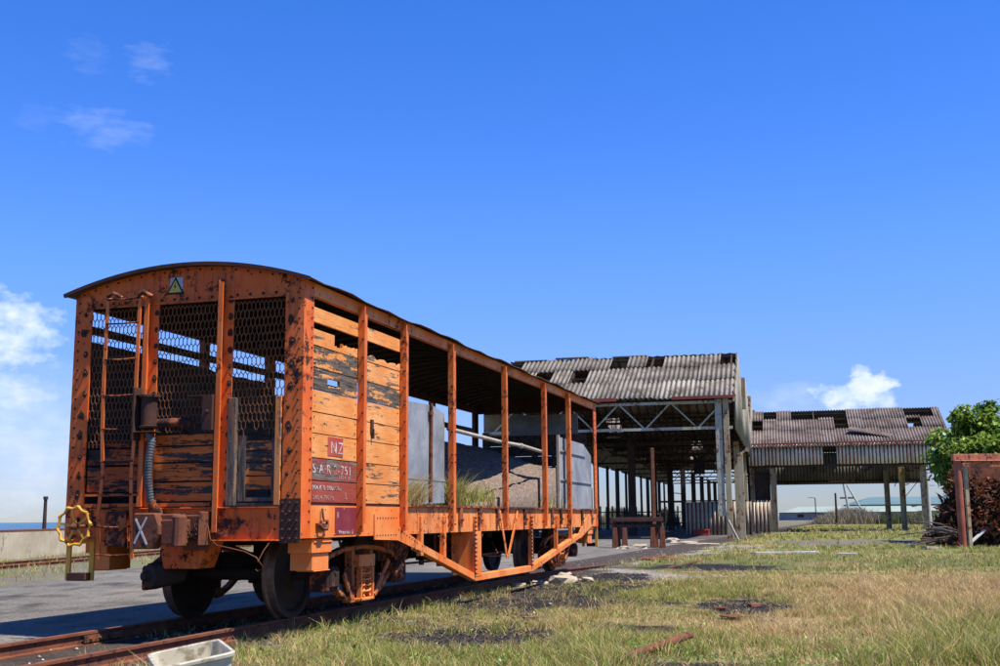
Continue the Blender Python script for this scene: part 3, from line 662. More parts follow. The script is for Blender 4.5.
# side boarding on the right side (v .2 .. 2.38) and boards on the left
plk = [(1.125, 1.33), (1.33, 1.54), (1.54, 1.77), (1.77, 1.97), (1.97, 2.18), (2.18, 2.39), (2.39, 2.60)]
mb = MB(); names = ['board', 'board_worn', 'board_bare', 'board_red', 'board_redworn']
def plank(x, v0, v1, z0, z1, mi, jag=0, th=.028):
    """plank with an uneven top edge"""
    mb.mi = mi; n = 14 if jag else 1; vs = []
    jx = random.uniform(-.003, .003)
    pts = [(v0, z0), (v1, z0)]+[(v1+(v0-v1)*k/n, z1-(jag*(.5+.5*math.sin(k*1.7)+random.random()*.6) if 0 < k < n else 0)) for k in range(n+1)]
    mb.prism([(x-th+jx, a, b_) for a, b_ in pts], (th, 0, 0))
for bay, (v0, v1) in enumerate(((.19, 1.22), (1.30, 2.38))):
    mi = [[3, 4, 0, 0, 0, 2, 2], [1, 1, 0, 0, 0, 2, 1]][bay]
    for (z0, z1), q in zip(plk, mi):
        if bay == 0 and abs(z0-2.18) < .01:      # board with a hole through it
            plank(HW-.004, v0, .52, z0+.005, z1-.005, q); plank(HW-.004, .52, .80, z0+.005, 2.255, q, .02); plank(HW-.004, .52, .80, 2.315, z1-.005, q); plank(HW-.004, .80, v1, z0+.005, z1-.005, q)
        else: plank(HW-.004, v0, v1, z0+.005, z1-.005, q)
    plank(HW-.004, v0, v1, 2.825, 2.965, 0)
plank(HW-.004, .19, .66, 2.605, 2.755, 1); plank(HW-.004, .66, .85, 2.605, 2.66, 1, .03); plank(HW-.004, .85, 1.22, 2.605, 2.70, 1, .03)
plank(HW-.004, 1.30, 2.38, 2.605, 2.69, 1, .03)
mb.mi = len(names)
for z0, z1 in plk:
    for v_ in (.24, 1.17, 1.35, 1.40, 2.32):
        for z_ in (z0+.05, z1-.05): mb.bolt((HW-.004, v_+random.uniform(-.008, .008), z_+random.uniform(-.01, .01)), (1, 0, 0), .008, .006)
mb.build('side_boards', [M[k] for k in names]+[M['rust_and_shade']], wag)
mb = MB()
names = ['board_in', 'board_worn']
for i, (v0, v1) in enumerate(zip([.19]+[p[0]+.03 for p in PV], [p[0] for p in PV]+[LW-.19])):
    top = 7 if v0 < 8.3 else 6
    for k, (z0, z1) in enumerate(plk[:top]): plank(-HW+.032, v0, v1, z0-.004, z1+.006, 0)
    if v0 < 8.3:
        if not (3.0 < v0 < 4.5): plank(-HW+.032, v0, v1, 2.605, 2.755, 0, .02 if v0 > 1.5 else 0)
        if v0 < 6.0: plank(-HW+.032, v0, v1, 2.835, 2.915, 0)
    else: plank(-HW+.032, v0, v1, 2.66, 2.76, 0)
mb.build('side_boards', [M[k] for k in names], wag)
mb = MB(); 
for k, (z0, z1) in enumerate(plk): mb.box(-1.06, 1.06, LW-.05, LW-.02, z0+.004, z1-.004)
mb.build('end_boards', M['board_in'], wag)
mb = MB(); mb.box(-.5, .9, LW-.05, LW-.03, 2.60, 3.0); mb.build('end_sheet', M['galv'], wag)
# sheet panels set inside the open bays
mb = MB(); mb.prism([(HW-.05, 2.50, 1.13), (HW-.05, 3.97, 1.16), (HW-.05, 3.97, 2.26), (HW-.05, 3.55, 2.33), (HW-.05, 2.50, 2.30)], (.006, 0, 0)); mb.box(HW-.043, HW-.038, 2.5, 3.97, 1.42, 1.44); mb.build('sheet_panel', M['galv'], wag)
mb = MB(); mb.tube([(HW-.02, 3.42, 1.16), (HW-.02, 3.44, 2.34)], .022, 8); mb.box(HW-.05, HW+.0, 3.38, 3.46, 2.2, 2.24); mb.build('panel_stay', M['rust'], wag)
mb = MB(); mb.prism([(HW-.07, 9.75, 1.13), (HW-.07, 12.45, 1.13), (HW-.07, 12.45, 2.15), (HW-.07, 11.8, 2.34), (HW-.07, 9.75, 2.36)], (.006, 0, 0)); mb.build('sheet_panel', M['galv'], wag)
mb = MB(); mb.box(HW-.062, HW-.02, 9.72, 9.79, 1.13, 2.38); mb.build('panel_stay', M['pipe'], wag)
for zz, aa, bb in ((1.62, 9.80, 12.4), (2.12, 9.80, 11.9)):
    mb = MB(); mb.bar((HW-.058, aa, zz), (HW-.058, bb, zz-.01), .02, .035, (1, 0, 0)); mb.build('panel_seam', M['galv'], wag)
mb = MB(); mb.tube([(HW-.02, 4.05, 2.08), (HW-.02, 6.3, 2.05), (HW-.02, 7.4, 2.06), (HW-.02, 8.56, 2.03)], .027, 10); mb.lathe((HW-.02, 7.3, 2.055), (0,1,0), [(0,.027),(0,.04),(.09,.04),(.09,.027)], 10); mb.build('tie_pipe', M['pipe'], wag)
mb = MB(); mb.box(HW-.03, HW+.012, 1.56, 1.62, 1.86, 2.0); mb.box(HW, HW+.03, 1.58, 1.60, 1.80, 1.9); mb.build('door_hasp', M['rust_and_shade'], wag)
# lettering and painted panels
mb = MB(); mb.box(HW-.003, HW+.001, .545, .885, 1.575, 1.755); mb.build('red_panel', M['redsq'], wag)
mb = MB(); mb.box(HW+.001, HW+.004, .72, 1.215, .822, 1.085); mb.build('purple_panel', M['purple'], wag)
def text(s, v, z, size, m, x=HW+.0025, sx=1.0, parent=wag):
    cu = bpy.data.curves.new('lettering', 'FONT'); cu.body = s; cu.size = size; cu.extrude = .001; cu.space_character = 1.15
    o = bpy.data.objects.new('tmp', cu); COL.objects.link(o)
    bpy.context.view_layer.update()
    me = bpy.data.meshes.new_from_object(o.evaluated_get(bpy.context.evaluated_depsgraph_get())); bpy.data.objects.remove(o)
    me.materials.clear(); me.materials.append(m)
    q = bpy.data.objects.new('lettering', me); COL.objects.link(q); q.parent = parent
    q.matrix_local = Matrix(((0, 0, 1, x), (sx, 0, 0, v), (0, 1, 0, z), (0, 0, 0, 1))); return q
text('NZ', .60, 1.60, .165, M['letter'], sx=1.15)
text('S·A·R 2-751', .22, 1.40, .125, M['letter'], x=HW+.0005, sx=1.25)
text('LAS 4 791', .80, 1.355, .05, M['letterfaint'], x=HW+.0005, sx=1.2)
text('MAX B 0000002', .22, 1.245, .062, M['letter'], x=HW+.0005, sx=1.35); text('LAS 4 79071s', .24, 1.155, .055, M['letterfaint'], x=HW+.0005, sx=1.3)
text('L', .95, 1.165, .09, M['letterfaint'], x=HW+.0005)
text('8', .76, .985, .08, M['letterfaint'], x=HW+.0045); text('Venessa B', .80, .832, .05, M['letter'], x=HW+.0045, sx=1.5)
for u_, v_, z_ in ((0, .42, 1.02), (0, .42, .95)): pass
mb = MB(); mb.tube([(HW+.02, .40, 1.07), (HW+.03, .40, .99), (HW+.05, .40, .95)], .012, 6); mb.tube([(HW+.03, .31, .93), (HW+.05, .36, .88), (HW+.05, .44, .88), (HW+.03, .49, .93)], .018, 6); mb.box(HW, HW+.03, .30, .50, .905, .935); mb.bolt((HW+.03,.34,.95),(1,0,0),.02,.02); mb.bolt((HW+.03,.47,.95),(1,0,0),.02,.02)
mb.build('rope_hook', M['rust'], wag)

# truss bar with gusset
for sx in (1, -1):
    x = sx*(HW-.0); mb = MB()
    mb.prism([(x+sx*.004, 1.66, 1.02), (x+sx*.004, 2.15, 1.02), (x+sx*.004, 2.30, .90), (x+sx*.004, 3.0, .70), (x+sx*.004, 2.9, .62), (x+sx*.004, 2.3, .74), (x+sx*.004, 1.66, .76)], (sx*.012, 0, 0))
    m2 = MB(); m2.prism([(x+sx*.004, 10.8, .62), (x+sx*.004, 11.1, .60), (x+sx*.004, 12.1, .82), (x+sx*.004, 12.3, 1.0), (x+sx*.004, 11.7, 1.0), (x+sx*.004, 11.4, .9)], (sx*.012, 0, 0))
    m2.build('truss_gusset', M['orange'], wag)
    mb.mi = 1
    for k in range(8):
        mb.bolt((x+sx*.016, 1.72+k*.075, .98), (sx,0,0), .009, .008); mb.bolt((x+sx*.016, 1.72+k*.075, .80), (sx,0,0), .009, .008)
        mb.bolt((x+sx*.016, 2.32+k*.08, .855-.022*k), (sx,0,0), .009, .008)
    mb.build('truss_gusset', [M['orange'], M['rust_and_shade']], wag)
    mb = MB(); z0, z1 = .66, .215; x2 = x-sx*.02
    for p, q in (((2.9, .665), (5.0, .205)), ((5.0, .205), (7.8, .205)), ((7.8, .205), (10.95, .64))): mb.bar((x2, p[0], p[1]), (x2, q[0], q[1]), .09, .09)
    mb.build('truss_bar', M['orange'], wag, .006)
    for v, w_, zb in ((2.98, .07, .55), (3.75, .08, .5), (4.95, .26, .22), (7.72, .07, .22), (9.3, .06, .45), (10.35, .06, .55)):
        mb = MB(); mb.box(x-sx*.03, x+sx*.03, v, v+.014, zb, 1.0); mb.box(x+sx*.018, x+sx*.03, v+.014, v+w_, zb, 1.0 if w_ < .2 else .80)
        if v in (4.95,): mb.box(x-sx*.3, x-sx*.03, v, v+.014, .24, .80)
        if v in (4.95, 7.72):
            mb.mi = 1
            for k in range(14): mb.bolt((x+sx*.03, v+.01, .26+k*.055), (sx, -1, 0), .014, .045)
        mb.build('queen_post', [M['orange'], M['rust']], wag, .003)
    for v0, v1 in ((6.05, 6.42), (6.95, 6.48)):
        mb = MB(); mb.bar((x+sx*.035, v0, 1.06), (x+sx*.02, v1, .42), .012, .06, (0,1,0)); mb.build('brake_strut', M['orange'], wag)
    for v in (4.35, 5.15, 5.95, 7.35, 9.0, 9.6, 11.2, 12.0):    # stake pockets and hinges along the sill
        mb = MB(); mb.box(x, x+sx*.035, v, v+.10, .86, 1.12); mb.bolt((x+sx*.035, v+.05, .95), (sx,0,0), .02, .03); mb.build('stake_pocket', M['orange_rust_and_shade'], wag, .004)
# jacking brackets at the ends
for v in (.28, LW-.78):
    for sx in (1, -1):
        x = sx*(HW-.02); mb = MB()
        mb.box(x-sx*.25, x, v, v+.42, .66, .79); mb.box(x-sx*.25, x-sx*.02, v+.05, v+.40, .50, .66); mb.box(x-sx*.22, x+sx*.012, v+.03, v+.42, .755, .77)
        mb.box(x-sx*.2, x-sx*.01, v+.08, v+.42, .49, .50)
        mb.build('jacking_bracket', M['orange'], wag, .006)
# underframe : centre sill, cross members, brake gear
mb = MB(); 
for x in (-.18, .15): mb.box(x, x+.03, .1, LW-.1, .72, 1.02)
for v in (.6, 2.1, 3.6, 5.0, 6.4, 7.8, 9.2, 10.6, 12.0): mb.box(-HW+.1, HW-.1, v, v+.09, .78, 1.02)
mb.build('underframe', M['grime'], wag)
mb = MB(); mb.lathe((.35, 3.6, .60), (0,1,0), [(0,0),(0,.22),(.04,.25),(.72,.25),(.78,.2),(.8,0)], 20); mb.build('brake_cylinder', M['orange_rust_and_shade'], wag)
mb = MB(); mb.lathe((.15, 5.4, .62), (0,1,0), [(0,0),(0,.15),(.06,.19),(.8,.19),(.86,.14),(.86,0)], 18); mb.lathe((-.5, 5.0, .58), (0,1,0), [(0,0),(0,.15),(.06,.2),(1.2,.2),(1.26,.14),(1.26,0)], 18); mb.build('air_tank', M['grime'], wag)
mb = MB(); mb.tube([(.6, 3.3, .42), (.5, 5.5, .40), (.45, 8.9, .42)], .016, 6); mb.tube([(-.3, 2.5, .5), (-.3, 9.8, .5)], .014, 6); mb.bar((.85, 5.9, .45), (.85, 7.6, .40), .05, .012); mb.tube([(.9, 6.9, .62), (1.2, 6.2, .48)], .012, 6)
mb.bar((.4, 5.75, .95), (.4, 5.75, .42), .05, .08); mb.box(.15, .9, 5.72, 5.78, .40, .46); mb.bar((-.1, 6.6, .9), (-.1, 6.6, .3), .06, .06); mb.box(.3, .62, 6.15, 6.75, .3, .72)
mb.build('brake_rigging', M['orange_rust_and_shade'], wag)
# bogies
def bogie(vc):
    mb = MB(); mb.box(-.85, .85, -.13, .13, .42, .62); mb.box(-.2, .2, -.25, .25, .62, .72)
    bo = mb.build('bogie', M['grime'], wag, loc=(0, vc, 0))
    for sx in (1, -1):
        x = sx*.93; mb = MB()
        # diamond-like side frame: curved top bar, lower bar, columns
        top = [(-1.02, .50), (-.80, .60), (-.45, .66), (0, .68), (.45, .66), (.80, .60), (1.02, .50)]
        bot = [(-.80, .38), (-.52, .22), (-.28, .13), (.28, .13), (.52, .22), (.80, .38)]
        for P_ in (top, bot):
            for a, b_ in zip(P_[:-1], P_[1:]): mb.bar((x, a[0], a[1]), (x, b_[0], b_[1]), .09, .05)
        for v in (-.24, .24): mb.box(x-.05, x+.05, v-.03, v+.03, .13, .66)
        mb.bar((x+sx*.05, .30, .15), (x+sx*.09, .62, .52), .03, .06); mb.bar((x+sx*.05, -.30, .15), (x+sx*.08, -.55, .42), .03, .07)
        mb.build('side_frame', M['orange_under'], bo, .01)
        mb = MB(); mb.box(x-.06, x+.10*sx+.0, -.21, .21, .47, .60); mb.box(x+sx*.05, x+sx*.11, -.17, -.14, .14, .47); mb.box(x+sx*.05, x+sx*.11, .14, .17, .14, .47); mb.box(x+sx*.0, x+sx*.11, -.18, .18, .12, .15); mb.build('spring_plank', M['orange'], bo, .006)
        for vs_ in (-.08, .08):
            mb = MB(); pts = [(x+sx*.05+.05*math.cos(k*.7), vs_+.05*math.sin(k*.7), .16+.30*k/44) for k in range(45)]; mb.tube(pts, .012, 6); mb.build('coil_spring', M['orange'], bo)
        for va in (-.9, .9):
            mb = MB(); mb.box(x-.08, x+sx*.13, va-.13, va+.13, .26, .50); mb.box(x+sx*.12, x+sx*.15, va-.10, va+.10, .30, .47); mb.bar((x+sx*.13, va-.09, .50), (x+sx*.15, va+.02, .42), .03, .05)
            mb.build('axle_box', M['orange_rust_and_shade'], bo, .015)
    for va in (-.9, .9):
        mb = MB(); mb.tube([(-.9, va, .43), (.9, va, .43)], .065, 14); ax = mb.build('axle', M['grime'], bo)
        for sx in (1, -1):
            mb = MB()
            prof = [(.0, .0), (.0, .12), (-.02, .14), (-.025, .33), (.01, .36), (.03, .42), (.03, .432)]
            mb.lathe((sx*.575, va, .43), (sx,0,0), [(.055, 0), (.055, .12), (.015, .15), (.005, .34), (.045, .37), (.05, .425)], 36)
            mb.lathe((sx*.575, va, .43), (sx,0,0), [(-.06, 0), (-.06, .12), (-.03, .15), (-.03, .34), (-.065, .37), (-.07, .455)], 36)
            mb.mi = 1; mb.lathe((sx*.575, va, .43), (sx,0,0), [(.05, .425), (.045, .43), (-.03, .432), (-.045, .455), (-.07, .455)], 36)
            mb.build('wheel', [M['wheel'], M['tread']], bo)
        for sx in (1, -1):
            mb = MB(); s_ = -1 if va < 0 else 1; mb.box(sx*.50, sx*.62, va-s_*.50, va-s_*.44, .26, .58); mb.build('brake_shoe', M['grime'], bo, .01)
    return bo
bogie(2.02); bogie(LW-2.0)

# gravel heap and weeds in the wagon
def heap(name, x0, x1, y0, y1, f, nxx, nyy, m, base):
    xs = np.linspace(x0, x1, nxx); ys = np.linspace(y0, y1, nyy); X, Y = np.meshgrid(xs, ys); Z = f(X, Y)
    V = np.stack([X, Y, Z], -1).reshape(-1, 3); I = np.arange(nxx*nyy).reshape(nyy, nxx); F = np.stack([I[:-1,:-1], I[:-1,1:], I[1:,1:], I[1:,:-1]], -1).reshape(-1, 4)
    # skirt so that it is a closed body
    rimi = np.concatenate([I[0, :], I[1:, -1], I[-1, -2::-1], I[-2:0:-1, 0]]); n0 = len(V); B_ = V[rimi].copy(); B_[:, 2] = base
    V = np.vstack([V, B_]); k = np.arange(len(rimi)); F2 = np.stack([rimi, n0+k, n0+(k+1) % len(k), np.roll(rimi, -1)], -1)
    return np_mesh(name, V, np.vstack([F, F2]), m)
mgr, t, b = mat('gravel', .95, spec=.15); v = coords(t); vo = t.nodes.new('ShaderNodeTexVoronoi'); vo.inputs['Scale'].default_value = 38; t.links.new(v, vo.inputs['Vector'])
cc = mix(t, vo.outputs['Color'], (.085, .062, .048), (.30, .225, .17)); t.links.new(mix(t, step(t, vo.outputs['Distance'], .45, .95), cc, (.12, .09, .07)), b.inputs['Base Color']); bump(t, b, vo.outputs['Distance'], -1.0, .02); M['gravel'] = mgr
def hf(x, y):
    r = fbm(x*1.0+5, y, 2.0)
    ridge = ss(y, 4.4, 9.2)*(1-.4*ss(y, 10.6, 12.3)); lat = 1-ss(x, -1.0, 1.25)*.62*(1-.35*ss(y, 8.0, 10.0))
    return 1.092+ridge*1.22*lat+(r-.5)*.10+(fbm(x, y, 12, 2)-.5)*.03
gh = heap('gravel_heap', -HW+.04, HW-.08, 4.1, LW-.07, hf, 110, 340, mgr, 1.091); gh.location = W2(0, 0, .12); gh.rotation_euler = (0, 0, -A)
tag(gh, 'heap of grey brown gravel lying inside the orange wagon', 'gravel heap', kind='stuff')

# ------------------------------------------------------------------ grass
def leafmat(name, rough=.7):
    m, t, b = mat(name, rough, spec=.25); a = t.nodes.new('ShaderNodeAttribute'); a.attribute_name = 'Col'; t.links.new(a.outputs['Color'], b.inputs['Base Color'])
    tr = t.nodes.new('ShaderNodeBsdfTranslucent'); t.links.new(a.outputs['Color'], tr.inputs['Color']); ms = t.nodes.new('ShaderNodeMixShader'); ms.inputs[0].default_value = .3
    o = t.nodes['Material Output']; t.links.new(b.outputs[0], ms.inputs[1]); t.links.new(tr.outputs[0], ms.inputs[2]); t.links.new(ms.outputs[0], o.inputs[0]); return m
M['grass'] = leafmat('grass_blade')
def blades(P_, H, Wd, lean, col, seg=2):
    """P_ roots (n,3), H heights, Wd widths, lean (n,2) tip offset, col (n,3) -> V,F,C"""
    n = len(P_); ang = rng.random(n)*math.pi; d = np.stack([np.cos(ang), np.sin(ang), np.zeros(n)], 1)*Wd[:, None]/2
    mid = P_+np.stack([lean[:, 0]*.35, lean[:, 1]*.35, H*.6], 1); tip = P_+np.stack([lean[:, 0], lean[:, 1], H], 1)
    V = np.stack([P_-d, P_+d, mid+d*.75, mid-d*.75, tip+d*.12, tip-d*.12], 1).reshape(-1, 3)
    I = np.arange(n)*6; F = np.concatenate([np.stack([I, I+1, I+2, I+3], 1), np.stack([I+3, I+2, I+4, I+5], 1)])
    shade = np.array([.75, .75, 1, 1, 1.1, 1.1])*0+1
    C = np.repeat(col, 6, 0); return V, F, C
GREEN = np.array([[.20, .26, .04], [.32, .34, .07], [.13, .20, .032], [.40, .37, .09]]); STRAW = np.array([[.58, .42, .19], [.66, .52, .27], [.44, .29, .12], [.56, .34, .16]])
def grass_field(name, n, ymin, ymax, hs, label, per=9, dens=None, wd=.006, lean=.5, flat=False):
    # sample roots uniformly in the view wedge
    y = np.sqrt(rng.random(n)*(ymax**2-ymin**2)+ymin**2) if ymax > 60 else (ymin+(ymax-ymin)*rng.random(n)**.85)
    x = rng.uniform(-.30, .50, n)*y+rng.uniform(-.5, .5, n)
    m = masks(x, y); cov = (.10+.90*ss(fbm(x, y, 1.3), .38, .56))*(.25+.75*ss(vn(x, y, 5.5), .30, .62))
    p = m['field']*(1-m['coal']*.93)*(1-m['grav']*.93)*(1-m['asp2']*.97)*(1-m['shed'])*(1-m['sand']*.75)*cov
    s2_ = (m['s'] > 1.6)&(m['s'] < 14)&(m['f'] > 24)&(m['f'] < 60)
    if flat: p = m['field']*(1-m['coal']*.8)*(1-m['grav']*.8)*.8
    keep = rng.random(n) < p; x, y = x[keep], y[keep]; dry = m['dry'][keep]; n2 = m['n2'][keep]; k = len(x)
    tall = .35+.9*fbm(x, y, .45)+.7*vn(x, y, 3.1)**2+.6*ss(x-.32*y, -.6, .6)*(y < 14); tall = np.where(rng.random(k) < .04, tall*1.7, tall)
    rep = per; X = np.repeat(x, rep)+rng.normal(0, .1 if flat else .035, k*rep); Y_ = np.repeat(y, rep)+rng.normal(0, .1 if flat else .035, k*rep); N_ = k*rep
    P_ = np.stack([X, Y_, ghz(X, Y_)-.01], 1); H = np.repeat(hs*tall, rep)*rng.uniform(.4, 1.25, N_)
    ln = (rng.normal(0, lean, (N_, 2))+np.repeat(rng.normal(0, .35, (k, 2)), rep, 0))*H[:, None]; isdry = rng.random(N_) < (np.full(N_, .8) if flat else np.clip(np.repeat(dry, rep)*.75+.30, 0, .93))
    col = np.where(isdry[:, None], STRAW[rng.integers(0, 4, N_)], GREEN[rng.integers(0, 4, N_)])*rng.uniform(.75, 1.2, (N_, 1))
    scale = np.clip(Y_/14, 1, 6)
    V, F, C = blades(P_, H, wd*scale, ln, col)
    o = np_mesh(name, V, F, M['grass'], vattrs={'Col': np.clip(C, 0, 1)}); return tag(o, label, 'thatch' if flat else 'grass', kind='stuff')
grass_field('grass', 42000, 8.0, 19, .095, 'short green and straw coloured grass of the near field', 12)
grass_field('dead_thatch', 60000, 8.0, 24, .028, 'matted dead thatch and straw lying between the grass tufts', 6, lean=2.2, flat=True)
grass_field('grass', 24000, 18, 46, .10, 'yellow green grass stretching from the wagon to the sheds', 7, wd=.007)
grass_field('grass', 34000, 44, 120, .17, 'grass growing round and beyond the sheds', 5, wd=.008)
def stand(name, roots, hs, label, strawf=.5, spread=.03, per=14, wd=.007, green=GREEN, lean=.45, kind='stuff', cat='grass', z=0.0, group=None):
    r = np.asarray(roots, float); k = len(r); P_ = np.repeat(r, per, 0); P_ = P_+np.concatenate([rng.normal(0, spread, (k*per, 2)), np.zeros((k*per, 1))], 1)
    H = hs*rng.uniform(.4, 1.2, k*per); dr = rng.random(k*per) < strawf
    col = np.where(dr[:, None], STRAW[rng.integers(0, 4, k*per)], green[rng.integers(0, len(green), k*per)])
    ln = rng.normal(0, lean, (k*per, 2))*H[:, None]
    V, F, C = blades(P_, H, np.full(k*per, wd), ln, col); return tag(np_mesh(name, V, F, M['grass'], vattrs={'Col': C}), label, cat, group, kind)
# weeds on the wagon floor and the straw tuft hanging over the sill
rt = [W2(1.22+rng.normal(0, .02), v, 1.22) for v in rng.uniform(2.45, 3.15, 34)]
stand('weed_tuft', rt, .34, 'straw coloured tuft of dry grass hanging over the wagon sill below the first grey panel', .72, .02, 22, .006, lean=.6, kind='stuff')
rt = [W2(rng.uniform(.7, 1.24), v, 1.22) for v in rng.uniform(4.2, 6.2, 60)]
stand('weed', rt, .34, 'green weeds sprouting from the wagon floor behind the open side', .25, .04, 9, .012, kind='stuff')
rt = [W2(1.2, v, 1.22) for v in rng.uniform(4.15, 4.5, 14)]; stand('weed_tuft', rt, .42, 'green tuft spilling over the sill beside the thick post', .35, .03, 20, .007, lean=.5, kind='stuff')
rt = [W2(rng.uniform(.9, 1.22), v, 1.25) for v in rng.uniform(8.2, 10.0, 26)]; stand('weed', rt, .22, 'small weeds by the gravel at the far bays of the wagon', .3, .04, 8, .012, kind='stuff')
# grass strip by the sea wall, weeds between the rails
rt = []
for k in range(1500):
    y = rng.uniform(18, 60); x = rng.uniform(-15.2, -8.9)
    if fbm(np.array([x]), np.array([y]), .8)[0] > .5: rt.append((x, y, -.01))
stand('grass', rt, .14, 'patchy grass strip between the asphalt and the sea wall', .5, .12, 10, .012)
rt = []
for k in range(420):
    u_ = rng.choice([rng.uniform(-.5, .5), rng.uniform(.62, 1.1), rng.uniform(-.5, .5)]); v_ = rng.uniform(-6, 12)
    if fbm(np.array([u_*2]), np.array([v_]), 1.1)[0] > .52: rt.append(W2(u_, v_, -.005))
stand('weed', rt, .07, 'low weeds growing along and between the siding rails', .35, .05, 10, .006)
for (u_, v_, h_) in ((-.28, -3.6, .22), (-.1, -3.9, .16), (.1, -3.1, .2), (-.3, -2.6, .12)):
    p = W2(u_, v_, -.005); stand('grass_stalk', [p], h_, 'thin green grass stalks standing between the siding rails', .2, .015, 9, .005, lean=.2, cat='grass', group='stalks between the siding rails')

# pebbles, coal and clinker
def pebbles(name, n, ymin, ymax, size, pick, colf, label):
    y = ymin+(ymax-ymin)*rng.random(n)**.8; x = rng.uniform(-.46, .48, n)*y; m = masks(x, y); k = rng.random(n) < pick(m); x, y = x[k], y[k]; n = len(x)
    oc = np.array([(1,0,0),(0,1,0),(-1,0,0),(0,-1,0),(0,0,1),(0,0,-1)], float); of = np.array([(0,1,4),(1,2,4),(2,3,4),(3,0,4),(1,0,5),(2,1,5),(3,2,5),(0,3,5)])
    sz = size*rng.lognormal(0, .45, n); V = oc[None]*sz[:, None, None]*rng.uniform(.6, 1.2, (n, 6, 1))*np.array([1, 1, .7]); th = rng.random(n)*6.28
    c, s_ = np.cos(th)[:, None], np.sin(th)[:, None]; V = np.stack([V[..., 0]*c-V[..., 1]*s_, V[..., 0]*s_+V[..., 1]*c, V[..., 2]], -1)
    V += np.stack([x, y, ghz(x, y)+.004+sz*.2], -1)[:, None, :]
    F = (of[None]+np.arange(n)[:, None, None]*6).reshape(-1, 3); C = np.repeat(colf(n), 6, 0)
    tag(np_mesh(name, V.reshape(-1, 3), F, M['stone'], vattrs={'Col': C}), label, 'stones', kind='stuff')
m_, t, b = mat('stone_surface', .9, spec=.2); a = t.nodes.new('ShaderNodeAttribute'); a.attribute_name = 'Col'; t.links.new(a.outputs['Color'], b.inputs['Base Color']); M['stone'] = m_
pebbles('clinker', 34000, 8.2, 26, .0095, lambda m: m['coal']*.9, lambda n: np.array([[.03, .028, .03]])*rng.uniform(.5, 2.2, (n, 1)), 'black coal and clinker scattered beside the wagon')
pebbles('pebble', 9000, 8.2, 40, .012, lambda m: np.clip(m['grav']*.9+m['bed']*.6+m['coal']*.08+m['field']*.05, 0, 1), lambda n: np.array([[.34, .30, .26]])*rng.uniform(.5, 1.5, (n, 1)), 'pale pebbles scattered over the track bed and gravel')

# ------------------------------------------------------------------ shed one (many-gabled, receding behind the wagon)
SH = empty('open_shed', (S1[0], S1[1], 0), -B, 'long open shed with grey corrugated roof and lattice girder, right behind the wagon', 'shed')
SL, SR = -12.3, .55; E1, R1 = 7.12, 10.02; NG = 8
co = Corr(); sl1 = math.hypot(6, R1-E1); bdir = Vector((0, 6, R1-E1)).normalized()
HOLES = {1: [(-9.9, -8.9), (-7.9, -6.9)], 2: [(-12, -11.4), (-6.4, -5.3), (-.75, .4), (-4.5, -3.7)]}
W_ = 1.0
for row, (l0, l1) in enumerate(((-.04, .37), (.34, .70), (.68, 1.0))):
    k = 0; s = SL
    while s < SR-.1:
        mid = s+W_/2; w_ = min(W_, SR-s)
        hole = any(a <= mid <= b_ for a, b_ in HOLES.get(row, []))
        if not hole:
            dz = random.uniform(-.02, .05)+row*.01; sh_ = random.uniform(-.12, .12) if row else random.uniform(-.08, .05)
            top = l1+(random.uniform(-.05, .0) if row == 2 else .0)
            tone = 1.0 if (row == 0 and (-3.6 < mid < -1.8)) else random.random()*.6
            o_ = Vector((s+random.uniform(-.02, .02), 0, E1))+bdir*(l0*sl1+sh_)+Vector((0, 0, dz))
            co.sheet(o_, (1, random.uniform(-.004, .004), 0), bdir, w_+.04, (top-l0)*sl1-sh_, .25, .046, tone)
        s += W_
co.build('roof_slope', M['asb'], SH)
cb = Vector((0, 6, -(R1-E1))).normalized()
def holes_of(g):
    random.seed(100+g); return {(random.randrange(3), random.randrange(12)) for _ in range(1 if g else 0)}
for g in range(NG):
    co = Corr(); hh = holes_of(g)
    for side in (0, 1):
        if g == 0 and side == 0: continue
        for row in range(3):
            for q in range(13):
                if g > 0 and (row, q) in hh and side == 1: continue
                s = SL+q*W_; w_ = min(W_, SR-s)+.03; y0 = g*12
                if w_ < .1: continue
                if side == 0: o_ = Vector((s, y0, E1))+bdir*(row/3*sl1); d = bdir
                else: o_ = Vector((s, y0+6, R1))+cb*(row/3*sl1); d = cb
                co.sheet(o_+Vector((0,0,row*.012)), (1,0,0), d, w_, sl1/3+.06, .5, .03)
    co.build('roof_slope', M['asb2'], SH)
for seg in ((-12.3, -10.8), (-8.0, -5.3), (-2.5, SR)):
    mb = MB(); mb.box(seg[0], seg[1], -.50, -.34, E1-.22, E1-.07+random.uniform(-.03, .02)); mb.build('gutter', M['gutter'], SH)
for a_, z_ in ((-12, .0), (-9.6, .08), (-6.3, .03)): mb = MB(); mb.box(a_, a_+1.9, 5.85, 6.15, R1-.05+z_, R1+.03+z_); mb.build('ridge_cap', M['asb2'], SH)
for g in range(NG+1):          # lattice girders under each valley
    mb = MB(); y = g*12+.05; zt, zb = 6.78, 5.47; m_ = M['greenpale'] if g == 0 else M['darksteel']
    mb.box(SL, .45, y-.06, y+.06, zt-.08, zt+.06); mb.box(SL, .45, y-.06, y+.06, zb-.07, zb+.07)
    o = mb.build('girder', m_, SH)
    step_ = 2.6; x = .0; up = True; pts = []
    mb = MB(); xs2 = np.arange(.05, SL-.1, -1.32)
    for i in range(len(xs2)-1):
        za, zc = (zt, zb) if i % 2 == 0 else (zb, zt); mb.bar((xs2[i], y, za), (xs2[i+1], y, zc), .07, .07)
    mb.build('lattice', M['greenpale'] if g == 0 else M['darksteel'], o)
